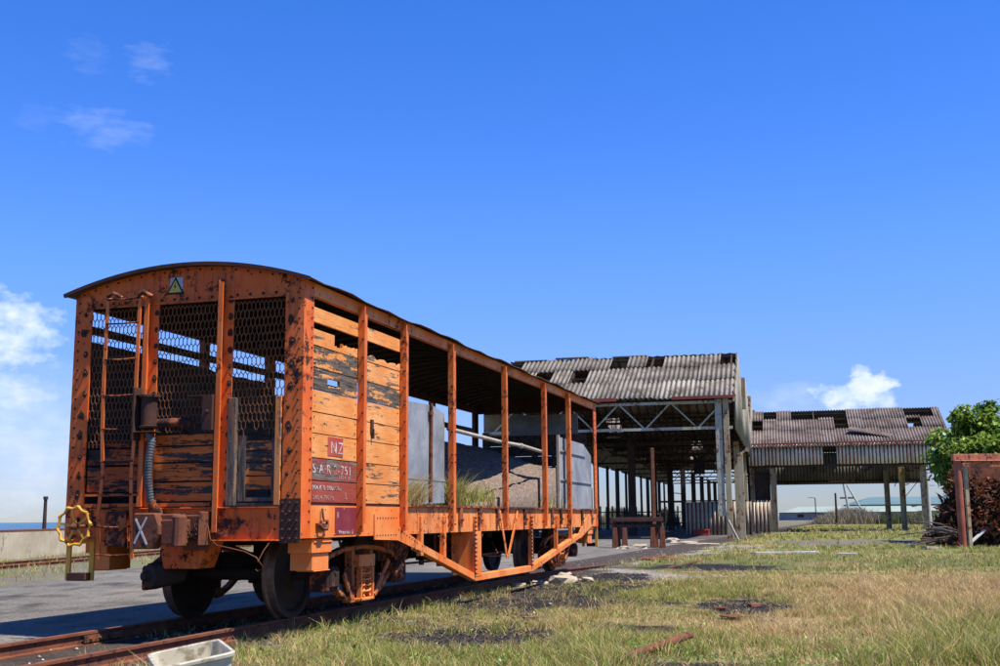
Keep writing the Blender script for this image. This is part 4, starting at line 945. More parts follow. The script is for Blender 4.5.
for g in range(NG):            # purlins and rafters
    mb = MB(); y0 = g*12
    for s in (SL+.1, -8.2, -4.0, .3):
        mb.bar((s, y0, E1-.16), (s, y0+6, R1-.16), .08, .16); mb.bar((s, y0+6, R1-.16), (s, y0+12, E1-.16), .08, .16); mb.bar((s, y0, E1-.3), (s, y0+12, E1-.3), .07, .1)
        for q in (2, 4, 6, 8, 10): mb.bar((s, y0+q, E1-.3), (s, y0+q, E1-.2+(R1-E1)*(1-abs(q-6)/6)), .05, .05)
    for q in range(5):
        for sd in (0, 1):
            yy = y0+(.4+q*1.35 if sd == 0 else 12-.4-q*1.35); zz = E1-.08+(R1-E1)*(.4+q*1.35)/6; mb.box(SL, SR-.05, yy-.04, yy+.04, zz-.06, zz+.02)
    mb.build('roof_frame', M['darksteel'], SH)
def column(s, y, h, wd, m, parent, foot=None):
    mb = MB(); mb.box(s-wd/2, s+wd/2, y-wd/2, y-wd/2+.03, 0, h); mb.box(s-wd/2, s+wd/2, y+wd/2-.03, y+wd/2, 0, h); mb.box(s-.02, s+.02, y-wd/2+.03, y+wd/2-.03, 0, h)
    return mb.build('column', m, parent)
mb = MB(); mb.box(.0, .28, -.14, .16, .0, 7.0); mb.box(-.02, .30, -.2, .2, .0, .04); mb.build('column', M['cream'], SH, .01)
mb = MB(); mb.box(-.40, -.06, -.08, .20, 1.1, 6.9); mb.build('downpipe', M['greenpale'], SH, .02)
for g in range(1, NG+1):
    column(.1, g*12, 5.5, .34, M['cream'] if g < 3 else M['darksteel'], SH); 
for g in range(0, NG+1):
    if g > 0: column(-6.2, g*12, 5.5, .42, M['darksteel'], SH)
    column(SL+.1, g*12, 5.5, .34, M['darksteel'], SH); column(SL+.1, g*12+6, 5.5, .22, M['darksteel'], SH)
# side cladding with gable tops (right side to 30 m deep)
def side_clad(s, g0, g1, bottom, m):
    co = Corr(); amp = .035
    for g in range(g0, g1):
        for k in range(12):
            y = g*12+k; zt = E1+(R1-E1)*(1-abs(k+.5-6)/6)+.12
            zb = bottom(y)+(0 if random.random() < .8 else .12)
            co.sheet((s, y, zb), (0, 1, 0), (0, 0, 1), 1.02, zt-zb, .25, amp)
    return co.build('side_cladding', m, SH)
side_clad(SR+.05, 0, 3, lambda y: 5.35-.012*y, M['cladgrey'])
side_clad(SL-.03, 0, NG, lambda y: 5.3, M['cladgrey'])
mb = MB(); mb.box(SR-.05, SR+.12, -.08, .08, 6.75, 7.1); mb.build('gable_bracket', M['cream'], SH)
mb = MB(); mb.prism([(SR+.02, 9.0, 7.2), (SR+.30, 9.0, 7.2), (SR+.30, 9.0, 8.9), (SR+.02, 9.0, 8.9)], (0, .5, 0)); mb.build('vent_cowl', M['cladgrey'], SH)
mb = MB(); mb.box(-4.6, -3.2, 13.0, 13.12, 1.95, 2.07); mb.box(-3.12, SR, 13.0, 13.1, 2.0, 2.08); mb.box(-1.75, -1.65, 13, 13.1, 2.08, 3.2); mb.box(-1.75, .0, 13, 13.08, 3.1, 3.2); mb.build('wall_rail', M['darksteel'], SH)
# hanging plates in the bay beyond
for s in (-3.2, -1.2, -5.2): mb = MB(); mb.box(s, s+1.0, 48.1, 48.15, 4.9, 6.5); mb.build('hanging_plate', M['darksteel'], SH)
# low corrugated walls
def at_shed(s, f, z=0): return Vector((S1[0]+s*math.cos(B)+f*math.sin(B), S1[1]-s*math.sin(B)+f*math.cos(B), z))
co = Corr(); 
for k in range(4): co.sheet((k*.98, 0, 0), (1,0,0), (0,0,1), .99, 1.98+random.uniform(-.02, .03), .245, .05, random.random())
lw = co.build('corrugated_wall', M['cladlow']); lw.location = at_shed(-3.1, 13.0); lw.rotation_euler = (0, 0, -B); tag(lw, 'low pale corrugated wall crossed by a diagonal shadow, left of the green column', 'corrugated wall')
co = Corr(); 
for k in range(1): co.sheet((k*.98, 0, 0), (1,0,0), (0,0,1), .99, 1.98, .245, .05, random.random())
lw = co.build('corrugated_wall', M['cladlow']); lw.location = at_shed(.8, 18.5); lw.rotation_euler = (0, 0, -B); tag(lw, 'short pale corrugated wall glimpsed between the rusty yellow column and the shed post', 'corrugated wall')
p = at_shed(-2.0, 10.5); mb = MB(); mb.box(-.42, .42, -.3, .3, 0, .34); mb.box(-.44, .44, -.32, .32, .28, .36); tag(mb.build('red_crate', M['redbox'], None, .01, loc=p, rot=(0, 0, -B)), 'low red box in front of the pale corrugated wall', 'box')
mb = MB(); P0 = at(731, 523, 54.5); mb.tube([(0, 0, 0), (-.42, .1, .92)], .06, 8); tag(mb.build('leaning_pipe', M['pipe'], loc=(at(738.5, 541, 54).x, 54, 0)), 'white pipe leaning against the foot of the green shed column', 'pipe')
cx = at(743.5, 541, 53.5); c2 = empty('rusty_column', (cx.x, 53.5, 0), -B, 'free standing yellow and rust column with a bracket, right of the green column', 'column')
mb = MB(); mb.box(-.13, .13, -.1, .1, 0, 3.95); mb.box(-.18, .18, -.16, .16, 0, .05); mb.build('shaft', M['cream'], c2, .01)
mb = MB(); mb.bar((0, 0, 3.95), (.35, 0, 4.15), .08, .1); mb.box(.25, .42, -.06, .06, 4.05, 4.25); mb.build('bracket', M['cream'], c2)

# ------------------------------------------------------------------ shed two
S2 = (19.0, 81.16)
SB = empty('open_shed', (S2[0], S2[1], 0), -B, 'open shed on tall posts with white and rust striped cladding, left of the tree', 'shed')
E2, R2 = 6.12, 8.9; L2, RR2 = -1.55, 11.95; sl2 = math.hypot(6.2, R2-E2); b2 = Vector((0, 6.2, R2-E2)).normalized(); c2b = Vector((0, 6.2, -(R2-E2))).normalized()
co = Corr()
H2 = {0: [], 1: [(-1.6, -.7), (4.2, 5.9), (9.4, 10.4)], 2: [(-.7, .3), (1.3, 5.1), (9.4, 11.4)]}
for row, (l0, l1) in enumerate(((-.1, .40), (.38, .70), (.68, 1.0))):
    s = L2
    while s < RR2-.1:
        mid = s+.5; w_ = min(1.0, RR2-s)
        hole = any(a <= mid <= b_ for a, b_ in H2[row])
        sh_ = random.uniform(-.15, .15) if row else random.uniform(-.05, .05); l = (l1-l0)*sl2-sh_
        if hole and row == 2 and random.random() < .55: l0_ = l0; l = .5; hole = False
        if not hole: co.sheet(Vector((s, 0, E2))+b2*(l0*sl2+sh_)+Vector((0, 0, row*.015+random.uniform(0, .03))), (1,0,0), b2, w_+.03, l, .2, .042, random.random()*.8)
        s += 1.0
co.sheet((5.2, 1.3, E2+.95), (1, -.25, -.22), (.45, .75, .25), 2.9, .8, .2, .04, .1)
co.build('roof_slope', M['asb2'], SB)
co = Corr(); random.seed(5)
for row in range(3):
    for q in range(14):
        if random.random() < .08 and not 3 <= q <= 6: continue
        s = L2+q*1.0; w_ = min(1.0, RR2-s)+.02
        if w_ < .1: continue
        co.sheet(Vector((s, 6.2, R2))+c2b*(row/3*sl2)+Vector((0,0,-row*.01)), (1,0,0), c2b, w_, sl2/3+.08, .2, .04)
co.build('roof_slope', M['asb2'], SB)
co = Corr()
s = L2
while s < RR2-.1:
    w_ = min(1.0, RR2-s)
    if 3.0 < s+.5 < 4.2: co.build('front_cladding', M['clad'], SB); co = Corr(); s += .95; continue
    co.sheet((s, -.30, 4.60+random.uniform(-.02, .02)), (1,0,0), (0,0,1), w_+.01, 1.50, .24, .05, random.random()); s += 1.0
co.build('front_cladding', M['clad'], SB)
mb = MB(); mb.box(L2-.05, RR2, -.42, -.34, E2-.1, E2-.0); mb.build('gutter', M['gutter'], SB)
co = Corr()
for k in range(13): co.sheet((L2+k*1.0, 12.4, 3.55), (1,0,0), (0,0,1), 1.02, 2.5, .24, .05)
co.build('rear_cladding', M['cladgrey'], SB)
co = Corr()
for k in range(12):
    zt = E2+(R2-E2)*(1-abs(k+.5-6.2)/6.2); co.sheet((RR2-.1, k*1.0, 4.3), (0,1,0), (0,0,1), 1.02, zt-4.3, .24, .05)
co.build('gable_cladding', M['cladgrey'], SB)
mb = MB()
for s in (L2+.1, 3.1, 7.0, RR2-.35):
    mb.bar((s, 0, E2-.16), (s, 6.2, R2-.16), .08, .16); mb.bar((s, 6.2, R2-.16), (s, 12.4, E2-.16), .08, .16); mb.box(s-.05, s+.05, 0, 12.4, 4.5, 4.62)
    for q in (2, 4, 6.2, 8.4, 10.4): mb.bar((s, q, 4.6), (s, q, E2-.2+(R2-E2)*(1-abs(q-6.2)/6.2)), .06, .06)
    for q in (0, 4, 8.4): mb.bar((s, q, 4.6), (s, q+2, E2+.6), .05, .05)
for q in range(6):
    for sd in (0, 1):
        yy = .3+q*1.1 if sd == 0 else 12.4-.3-q*1.1; zz = E2-.1+(R2-E2)*(.3+q*1.1)/6.2; mb.box(L2, RR2-.1, yy-.04, yy+.04, zz-.06, zz+.02)
mb.box(L2, RR2-.15, -.12, .1, 4.45, 4.62); mb.box(L2, RR2-.15, 12.2, 12.35, 3.7, 3.85); mb.box(L2, RR2-.15, .05, .12, E2-.25, E2-.1)
mb.build('roof_frame', M['darksteel'], SB)
for (s, f, wd, h, m) in ((.05, 0, .42, 4.5, 'cream'), (10.0, .3, .42, 4.6, 'cream'), (9.15, 6.2, .4, 4.6, 'cream'), (8.55, 12.2, .4, 4.6, 'cream'), (-1.4, 0, .3, 4.5, 'cream'), (-1.4, 12, .3, 4.5, 'darksteel')):
    mb = MB(); mb.box(s-wd/2, s+wd/2, f-.03, f+.03, 0, h); mb.box(s-wd/2, s-wd/2+.04, f-.18, f-.03, 0, h); mb.box(s+wd/2-.04, s+wd/2, f-.18, f-.03, 0, h); mb.build('column', M[m], SB)
mb = MB(); mb.box(-1.2, -.2, -.05, .0, 4.15, 4.28); mb.box(-1.22, -.18, .3, .36, 2.2, 4.15); mb.build('opening_shade_sheet', M['darksteel'], SB)  # lintel bar, plus a solid dark sheet standing in for the shaded interior
co = Corr(); 
for k in range(2): co.sheet((-1.3+k*.6, -.1, 0), (1,0,0), (0,0,1), .61, 2.2, .24, .05, .0)
co.build('infill_wall', M['cladlow'], SB)
mb = MB()
for s, f in ((8.9, 12.2), (9.45, 6.2)):
    for k in range(7): a = Vector((s, f, 3.9)); d = Vector((random.uniform(-.8, .8), random.uniform(-.5, .5), random.uniform(-.6, .6))); mb.tube([a+d, a+d+Vector((random.uniform(-.6, .6), 0, random.uniform(-.5, .5)))], .035, 5)
mb.tube([(10.3, .2, 4.0), (9.9, 4, 3.3), (9.3, 8, 2.2)], .025, 5)
mb.build('broken_brackets', M['darksteel'], SB)

# ------------------------------------------------------------------ trestle, pole
tr = empty('steel_trestle', (4.95, 42.5, 0), -.02, 'low rust brown steel trestle of double beams on paired legs, standing before the shed', 'trestle')
mb = MB(); mb.box(-.98, .90, -.35, .35, .93, 1.08); mb.box(-.93, .86, -.3, .3, .72, .84); mb.box(-.9, -.8, -.28, .28, .84, .93); mb.box(.74, .84, -.28, .28, .84, .93); mb.build('top_beams', M['rust_and_shade'], tr, .01)
for x, y in ((-.85, -.28), (-.50, -.28), (.52, -.28), (.86, -.28), (-.70, .28), (.68, .28)):
    mb = MB(); mb.prism([(x-.11, y-.07, 0), (x+.11, y-.07, 0), (x+.075, y-.07, .72), (x-.075, y-.07, .72)], (0, .14, 0)); mb.build('leg', M['rust'], tr, .008)
p = at(655, 548, 45); po = MB(); po.box(-.065, .065, -.065, .065, 0, 3.75)
tag(po.build('steel_post', M['rust'], None, .01, loc=(p.x, 45, 0)), 'tall rusty square post standing behind the right end of the trestle', 'post')

# ------------------------------------------------------------------ right: rusty frame, brush heap, tree
FR = empty('steel_portal', (15.22, 38.6, 0), .04, 'rust red pipe and beam frame standing in front of the tree and brush heap', 'frame')
M['rustred'] = painted('rust_red_paint', (.27, .055, .032), (.36, .11, .06), (.30, .12, .05), (.07, .03, .022), .45)
M['flaky'] = painted('flaking_beam', (.55, .19, .09), (.45, .15, .075), (.16, .05, .03), (.05, .03, .022), .6)
mb = MB(); mb.tube([(0, 0, 0), (0, 0, 2.98)], .12, 14); mb.build('post', M['rustred'], FR)
mb = MB(); mb.box(.24, .36, .05, .17, 0, 2.7); mb.build('post', M['cream'], FR, .008)
mb = MB(); mb.box(3.9, 4.1, .0, .2, 0, 2.85); mb.build('post', M['rustred'], FR, .008)
mb = MB(); mb.box(4.0, 4.1, 2.5, 2.6, 0, 2.8); mb.build('post', M['rust_and_shade'], FR)
mb = MB(); mb.box(-.16, 4.2, -.1, .12, 2.86, 3.08); mb.box(4.0, 4.2, .12, 2.6, 2.88, 3.0); mb.box(1.3, 4.2, 2.5, 2.6, 2.75, 2.9); mb.box(-.16, 4.2, -.2, -.1, 2.84, 2.87); mb.build('top_beam', M['flaky'], FR, .01)
mb = MB()
poly = [(.42, -.02, 2.86), (1.5, -.02, 2.86), (1.42, -.02, 2.70), (1.2, -.02, 2.74), (1.0, -.02, 2.60), (.86, -.02, 2.68), (.8, -.02, 2.40), (.66, -.02, 2.32), (.6, -.02, 2.45), (.5, -.02, 2.4)]
mb.prism(poly, (0, .02, 0)); mb.prism([(2.0, -.02, 2.86), (2.9, -.02, 2.86), (2.8, -.02, 2.45), (2.5, -.02, 2.5), (2.3, -.02, 2.62)], (0, .02, 0)); mb.build('torn_plate', M['flaky'], FR)
mb = MB(); mb.box(1.0, 4.0, 2.40, 2.44, 1.5, 2.75); mb.build('back_sheet', M['rust'], FR)

def leaves(name, pts, nrm_up, size, cols, label, mm, parent=None, kind=None, cat='leaves', fold=.25, messy=False, wr=.28):
    n = len(pts); P_ = np.asarray(pts); th = rng.random(n)*6.28; ti = rng.normal(.5, .5, n)
    ti = ti if not messy else rng.uniform(-1.2, 1.3, n); d = np.stack([np.cos(th)*np.cos(ti), np.sin(th)*np.cos(ti), -np.sin(ti)], 1); sd = np.stack([-np.sin(th), np.cos(th), rng.normal(0, .35, n)], 1)
    S_ = size*rng.uniform(.6, 1.3, n)[:, None]; up = np.cross(d, sd)*fold
    V = np.stack([P_, P_+d*S_*.5+sd*S_*wr, P_+d*S_, P_+d*S_*.5-sd*S_*wr], 1).reshape(-1, 3)
    I = np.arange(n)*4; F = np.stack([I, I+1, I+2, I+3], 1); C = np.repeat(cols, 4, 0)
    o = np_mesh(name, V, F, mm, vattrs={'Col': np.clip(C, 0, 1)}, parent=parent)
    return o
M['leaf'] = leafmat('leaf', .38)
TR = empty('tree', (21.75, 46.5, 0), 0, 'dense broad leaved green tree behind the rust red frame', 'tree')
mb = MB(); mb.tube([(0, 0, 0), (.1, 0, 1.0), (-.1, .1, 2.0), (.1, 0, 3.0)], .25, 10, rs=[.34, .27, .22, .16])
mb.build('trunk', M['bark'], TR)
cent = []
for k in range(290):
    a = rng.random()*6.28; e = rng.uniform(-.35, 1.0); r_ = rng.uniform(.55, 1.0)
    r_ *= 1+.16*math.sin(a*5+e*4); q = np.array([math.cos(a)*math.sqrt(max(0, 1-e*e*.8))*4.45*r_, math.sin(a)*math.sqrt(max(0, 1-e*e*.8))*3.0*r_, 3.0+e*2.15*r_]); cent.append(q)
for e_ in ((-4.0, -.6, 2.5), (-4.1, -.4, 3.0), (-4.0, 0, 3.5), (-3.6, -.5, 2.2), (-3.4, -1, 2.9), (-3.3, .3, 3.9)): cent.append(np.array(e_))
mb = MB()
for q in cent[::4]: mb.tube([(0, 0, 2.0), tuple(np.array([0, 0, 2.6])*.5+q*.45), tuple(q)], .05, 5, rs=[.09, .05, .02])
mb.build('branches', M['bark'], TR)
pts = []; cols = []
for q in cent:
    r_ = rng.uniform(.45, .8); n = 210; v_ = rng.normal(0, 1, (n, 3)); v_ /= np.linalg.norm(v_, axis=1)[:, None]; v_ *= (rng.random((n, 1))**.4)*r_; v_[:, 2] *= .65
    pts.append(q+v_); base = np.array([.10, .19, .025]) if rng.random() < .5 else np.array([.20, .30, .045]); cols.append(np.where(rng.random((n, 1)) < .12, np.array([[.34, .36, .07]]), base)*rng.uniform(.6, 1.4, (n, 1)))
leaves('crown', np.vstack(pts), None, .25, np.vstack(cols), '', M['leaf'], TR)
n = 60000; wy = rng.uniform(8.2, 17, n); wx = rng.uniform(-.3, .42, n)*wy; m_k = masks(wx, wy)
kk = (m_k['field'] > .7)&(m_k['coal'] < .35)&(fbm(wx+31, wy, 1.6) > .56)&(m_k['dry'] < .7)&(vn(wx, wy, 7) > .4); wx, wy = wx[kk], wy[kk]
wz = ghz(wx, wy)+rng.random(len(wx))*.075*(.4+vn(wx, wy, 4))
wc = np.array([[.17, .28, .04], [.12, .21, .035], [.25, .34, .06]])[rng.integers(0, 3, len(wx))]*rng.uniform(.7, 1.3, (len(wx), 1))
tag(leaves('weed', np.stack([wx, wy, wz], 1), None, .032, wc, '', M['leaf'], messy=True, wr=.3), 'small leafed green weeds creeping among the grass of the near field', 'weeds', kind='stuff')
rt = [(wx_, wy_, 0) for wx_, wy_ in zip(rng.uniform(-1.9, -.6, 40), rng.uniform(11.4, 12.6, 40))]
# dead brown foliage heap
pts = []; cols = []
n = 17000
# x spans left skirt of the heap to right of frame; peak inside the frame
hx = rng.uniform(-1.6, 5.2, n); hy = rng.uniform(.2, 3.6, n)
hz_max = 2.55*np.clip(ss(hx, -1.7, .5), 0, 1)*(1-.25*ss(hx, 3, 5))*(.45+1.0*fbm(hx, hy, 1.3))*ss(hy, -.2, 1.6)
hz_ = hz_max*rng.random(n)**.35
Px = 16.5+hx*.85; Py = 39.2+hy+hx*.25
pts = np.stack([Px, Py, hz_], 1); cl_ = np.array([[.11, .032, .018], [.19, .058, .028], [.045, .02, .014], [.22, .10, .05], [.04, .04, .02]])
M['deadleaf'] = leafmat('dead_leaf', .8)
o = leaves('brush_heap', pts, None, .36, cl_[rng.integers(0, 5, n)]*rng.uniform(.6, 1.3, (n, 1)), '', M['deadleaf'], messy=True, wr=.16); tag(o, 'heap of dead rust brown brush and leaves beneath the tree, inside the frame', 'brush heap', kind='stuff')
# pale fronds leaving the heap to the left
mb = MB()
for k in range(26):
    a = Vector((15.9+rng.uniform(-.5, .6), 40+rng.uniform(-.6, 1.0), rng.uniform(.05, .5))); b_ = a+Vector((-rng.uniform(.6, 2.0), rng.uniform(-.8, .6), rng.uniform(-.25, .5))); b_.z = max(.03, b_.z); mb.tube([a, (a+b_)/2+Vector((0,0,.12)), b_], .022, 5)
mb.build('dead_branches', M['bark']); tag(bpy.data.objects['dead_branches'], 'tangle of thin dead branches sprawling left of the brush heap', 'branches', kind='stuff')
# palm fronds hanging at the tree's left edge
pal = empty('palm_frond', (18.1, 44.4, 2.6), 0, 'drooping dark palm fronds under the left edge of the tree', 'palm frond')
for k, (dx, dz) in enumerate(((-1.0, .2), (-1.1, -.35), (-.7, -.75), (-.9, .55))):
    mb = MB(); A0 = Vector((0, 0, 0)); 
    for i in range(12):
        f_ = i/11; c_ = Vector((dx*f_, 0, dz*f_-.35*f_*f_)); 
        for sg_ in (-1, 1): mb.bar(c_, c_+Vector((-.12, sg_*.12, -.22)), .02, .004)
    mb.tube([A0, Vector((dx*.5, 0, dz*.5-.09)), Vector((dx, 0, dz-.35))], .012, 5); mb.build('frond', M['leaf'] if False else plain('frond_green_%d' % k, (.04, .06, .02), (.07, .08, .03)), pal)

# ------------------------------------------------------------------ far things
def far_box(name, x0, x1, y, depth, h, ridge, mw, mr, label, cat='building'):
    r = empty(name, ((x0+x1)/2, y, 0), -.12, label, cat); w_ = (x1-x0)/2
    mb = MB(); mb.box(-w_, w_, 0, depth, 0, h); mb.build('wall', mw, r)
    mb = MB(); mb.prism([(-w_-.6, -1, h+.003), (-w_-.6, depth+1, h+.003), (-w_+depth*.35, depth/2, ridge)], (.001, 0, 0)) if False else None
    mb.add([(-w_-.6, -1, h+.01), (w_+.6, -1, h+.01), (w_+.6, depth+1, h+.01), (-w_-.6, depth+1, h+.01), (-w_-.6+depth*.35, depth/2, ridge), (w_+.5, depth/2, ridge)], [(0,1,5,4), (1,2,5), (2,3,4,5), (3,0,4), (0,3,2,1)])
    mb.build('roof', mr, r)
    for k in range(int(w_*2/7)):
        mb = MB(); x = -w_+3+k*7; mb.box(x, x+1.6, -.05, -.003, h*.35, h*.75); mb.build('window', M['darksteel'], r)
    return r
M['bluegrey'] = plain('bluegrey_wall', (.20, .21, .25), (.25, .26, .29), .2); M['palegreen'] = plain('palegreen_roof', (.24, .30, .25), (.30, .35, .30), .1); M['blueroof'] = plain('blue_roof', (.09, .165, .18), (.12, .20, .215), .1)
far_box('low_building', 73.5, 106, 300, 14, 2.0, 3.5, M['bluegrey'], M['palegreen'], 'long low blue grey building with pale green roof, far beyond the striped shed')
far_box('low_building', 106.4, 122, 304, 14, 2.2, 3.5, M['concrete'], M['palegreen'], 'pale low building with light roof, seen far off between the shed posts')
far_box('warehouse', 116, 150, 380, 22, 4.6, 7.2, M['bluegrey'], M['blueroof'], 'far warehouse with a blue roof rising above the low buildings')
def pole(px, py, Y, top_py, r, m, label, arm=None, name='utility_pole', cat='pole'):
    x = at(px, py, Y).x; h = at(px, top_py, Y).z; mb = MB(); mb.tube([(0, 0, 0), (0, 0, h)], r, 8, rs=[r, r*.75])
    if arm == 'cross': mb.box(-.9, .9, -.06, .06, h-.5, h-.38); mb.box(-.6, .6, -.05, .05, h-1.1, h-1.0)
    if arm == 'lamp': mb.tube([(0, 0, h), (-.9, 0, h+.15), (-1.3, 0, h+.1)], r*.5, 6); mb.box(-1.9, -1.2, -.15, .15, h+.02, h+.14)
    if arm == 'cap': mb.tube([(0, 0, h-.02), (0, 0, h+.1)], r*1.1, 8)
    return tag(mb.build(name, m, loc=(x, Y, 0)), label, cat)
M['paleconc'] = plain('pole_concrete', (.42, .41, .38), (.5, .48, .44), 2)
pole(930, 527, 98, 473, .22, M['paleconc'], 'pale concrete utility pole right of the shed posts', 'cross')
pole(837, 524, 130, 493, .14, M['darksteel'], 'thin dark pole rising from the grass beneath the striped shed')
pole(816, 516, 300, 498, .16, M['darksteel'], 'distant lamp post left of the dark pole beyond the striped shed', 'lamp', 'street_lamp', 'lamp post')
pole(44, 531, 46, 499, .09, M['darksteel'], 'dark post with a white cap standing by the sea wall left of the wagon', 'cap', 'sea_wall_post', 'post')
pole(683, 522, 170, 494, .16, M['darksteel'], 'lamp post seen through the long shed against the sea', 'lamp', 'street_lamp', 'lamp post')
dk = empty('derrick', (at(851, 520, 190).x, 190, 0), 0, 'leaning two legged mast with stays above the dead scrub', 'mast')
h_ = at(850, 470, 190).z
mb = MB(); mb.tube([(0, 0, 0), (-1.2, 0, h_)], .2, 8); mb.tube([(2.9, 0, 0), (-.4, 0, h_*.72)], .15, 8); mb.build('mast_legs', M['paleconc'], dk)
mb = MB(); mb.box(-1.6, .6, -.1, .1, h_*.45, h_*.48); mb.tube([(-1.2, 0, h_), (-1.0, 0, h_*1.25)], .12, 6); mb.build('cross_arm', M['darksteel'], dk)
# dead scrub behind shed two
def scrub(px0, px1, Y, topy, n, cols, label, kind='stuff', name='scrub'):
    x0 = at(px0, 520, Y).x; x1 = at(px1, 520, Y).x; h = at((px0+px1)/2, topy, Y).z; k = n
    x = rng.uniform(x0, x1, k); t_ = (x-x0)/(x1-x0); env = np.sqrt(np.clip(1-(2*t_-1)**2, 0, 1))*(.6+.6*vn(x, x*0, .35)); y = Y+rng.normal(0, 2, k)
    P_ = np.stack([x, y, np.zeros(k)], 1); H = h*env*rng.uniform(.5, 1.05, k)
    V, F, C = blades(P_, H, np.full(k, .10), rng.normal(0, .25, (k, 2))*H[:, None], cols[rng.integers(0, len(cols), k)]*rng.uniform(.7, 1.2, (k, 1)))
    return tag(np_mesh(name, V, F, M['grass'], vattrs={'Col': C}), label, 'scrub', kind=kind)
DEAD = np.array([[.30, .25, .17], [.36, .29, .19], [.24, .21, .14]]); DG = np.array([[.06, .09, .03], [.10, .13, .04], [.14, .13, .07]])
scrub(818, 884, 150, 507, 4200, DEAD, 'grey brown dead scrub beyond the striped shed')
scrub(878, 900, 145, 512, 1500, DG, 'dark green scrub behind the shed posts')
scrub(905, 935, 140, 511, 2500, np.vstack([DEAD, DG]), 'mixed scrub right of the shed posts')
scrub(596, 660, 135, 508, 6000, np.vstack([DG, DEAD]), 'weedy scrub seen under the long shed, behind the trestle')
scrub(655, 676, 150, 510, 1600, DG, 'green scrub left of the sea view under the shed')
fc = empty('picket_fence', (at(600, 520, 105).x, 105, 0), .12, 'grey picket fence standing behind the trestle and under the long shed', 'fence')
mb = MB()
for k in range(22): mb.box(k*.55, k*.55+.14, 0, .04, 0, 2.0+.15*random.random())
mb.build('pickets', M['darksteel'], fc); mb = MB(); mb.box(0, 12, .04, .1, 1.5, 1.6); mb.box(0, 12, .04, .1, .5, .6); mb.build('rails', M['darksteel'], fc)
# sea wall
sw = empty('sea_wall', (-14.3, 33, 0), 0, 'low weathered concrete wall with a rusty coping in front of the sea', 'wall')
yy = np.arange(8, 92, 3.0); mb = MB(); mc = MB()
for a_, b_ in zip(yy[:-1], yy[1:]):
    xa, xb = coast(a_)+.35-0, coast(b_)+.35
    for q, z0, z1, wd in ((mb, 0, .80, .28), (mc, .802, .87, .36)):
        q.add([(x-(-14.3), y-33, z) for z in (z0, z1) for (x, y) in ((xa-wd, a_), (xa, a_), (xb, b_), (xb-wd, b_))], [(0,1,2,3), (4,5,6,7), (0,1,5,4), (1,2,6,5), (2,3,7,6), (3,0,4,7)])
mb.build('wall_face', M['concrete'], sw); mc.build('coping', M['rust'], sw)
wl = empty('sea_wall', (40, 232, 0), 0, 'pale distant wall between the grass and the sea, seen under the long shed', 'wall')
mb = MB(); mb.bar((-22, -14, .45), (-1, -4.4, .45), .5, .9); mb.build('wall_face', M['lime'], wl)

# ------------------------------------------------------------------ small things on the ground
def rock(name, loc, size, m, label, cat='stone', seed=0, flat=.6, group=None):
    rs = random.Random(seed); import bmesh
    bm = bmesh.new(); bmesh.ops.create_icosphere(bm, subdivisions=2, radius=1)
    for v_ in bm.verts:
        k = 1+rs.uniform(-.42, .3); v_.co = Vector((v_.co.x*size[0]*k, v_.co.y*size[1]*k, v_.co.z*size[2]*k))
    me = bpy.data.meshes.new(name); bm.to_mesh(me); bm.free(); me.materials.append(m); o = bpy.data.objects.new(name, me); COL.objects.link(o); o.location = loc; return tag(o, label, cat, group)
rk = [(.98, 19.9, (.26, .17, .09), 'largest pale limestone lump lying at the end of the truss bar under the wagon'), (.60, 19.6, (.15, .09, .04), 'flat pale stone chip left of the big limestone lump'), (1.45, 20.3, (.14, .1, .05), 'pale stone chip right of the big limestone lump'), (.25, 19.1, (.12, .09, .04), 'small pale stone left of the limestone pieces'), (1.1, 20.6, (.15, .1, .1), 'pale stone piece behind the big limestone lump')]
for i, (x, y, s_, lab) in enumerate(rk): rock('limestone_lump', (x, y, s_[2]*.5), s_, M['lime'], lab, seed=i, group='limestone pieces near the wagon')
rock('white_stone', (-.95, 12.05, .03), (.05, .04, .035), M['lime'], 'small white stone on the weeds below the front wheel', seed=11)
rock('white_stone', (-1.9, 16.2-3, .03), (.11, .06, .04), M['lime'], 'flat white stone lying beside the near front wheel', seed=12)
rock('rubble_stone', (4.0, 29.8, .05), (.5, .3, .06), M['rust'], 'low brown rubble on the gravel beyond the wagon', seed=13)
for i, (px, py, Y, s_, lab) in enumerate(((625, 544, 41.0, (.3, .15, .07), 'pale rubble lying between the trestle legs'), (640, 545, 41.0, (.35, .2, .12), 'pale rubble at the right trestle legs'), (684, 543, 49, (.5, .2, .06), 'long pale rubble left of the red box'), (703, 543, 47, (.7, .2, .04), 'flat white slab piece before the red box'), (672, 542, 50, (.35, .25, .14), 'brown white rubble right of the trestle'))):
    rock('rubble_stone', (at(px, py, Y).x, Y, s_[2]*.4), s_, M['lime'], lab, 'rubble', 20+i, group='rubble before the long shed')
def slab(name, loc, size, rz, m, label, cat, tilt=(0, 0), bevel=.006):
    mb = MB(); mb.box(-size[0]/2, size[0]/2, -size[1]/2, size[1]/2, 0, size[2]); o = mb.build(name, m, None, bevel, loc, (tilt[0], tilt[1], rz)); return tag(o, label, cat)
slab('white_board', (8.15, 33.6, .02), (1.9, .30, .06), .12, M['paleconc'], 'long white board lying on the grass in the middle distance', 'board')
slab('white_board', (9.5, 32.2, .02), (.5, .28, .05), -.3, M['paleconc'], 'short pale board beside the long white board', 'board')
slab('white_board', (13.4, 36.4, .03), (.8, .25, .08), .5, M['lime'], 'broken white board at the foot of the rust red post', 'board', (.05, .1))
slab('timber_offcut', (.35, 15.6-3.2, .02), (.26, .08, .05), .1, M['oldwood'], 'grey timber offcut lying on the coal right of the front wheels', 'timber')
slab('timber_offcut', (-1.05, 11.3, .01), (.16, .06, .03), .2, M['brickd'], 'small red brown timber offcut beside the rail', 'timber')
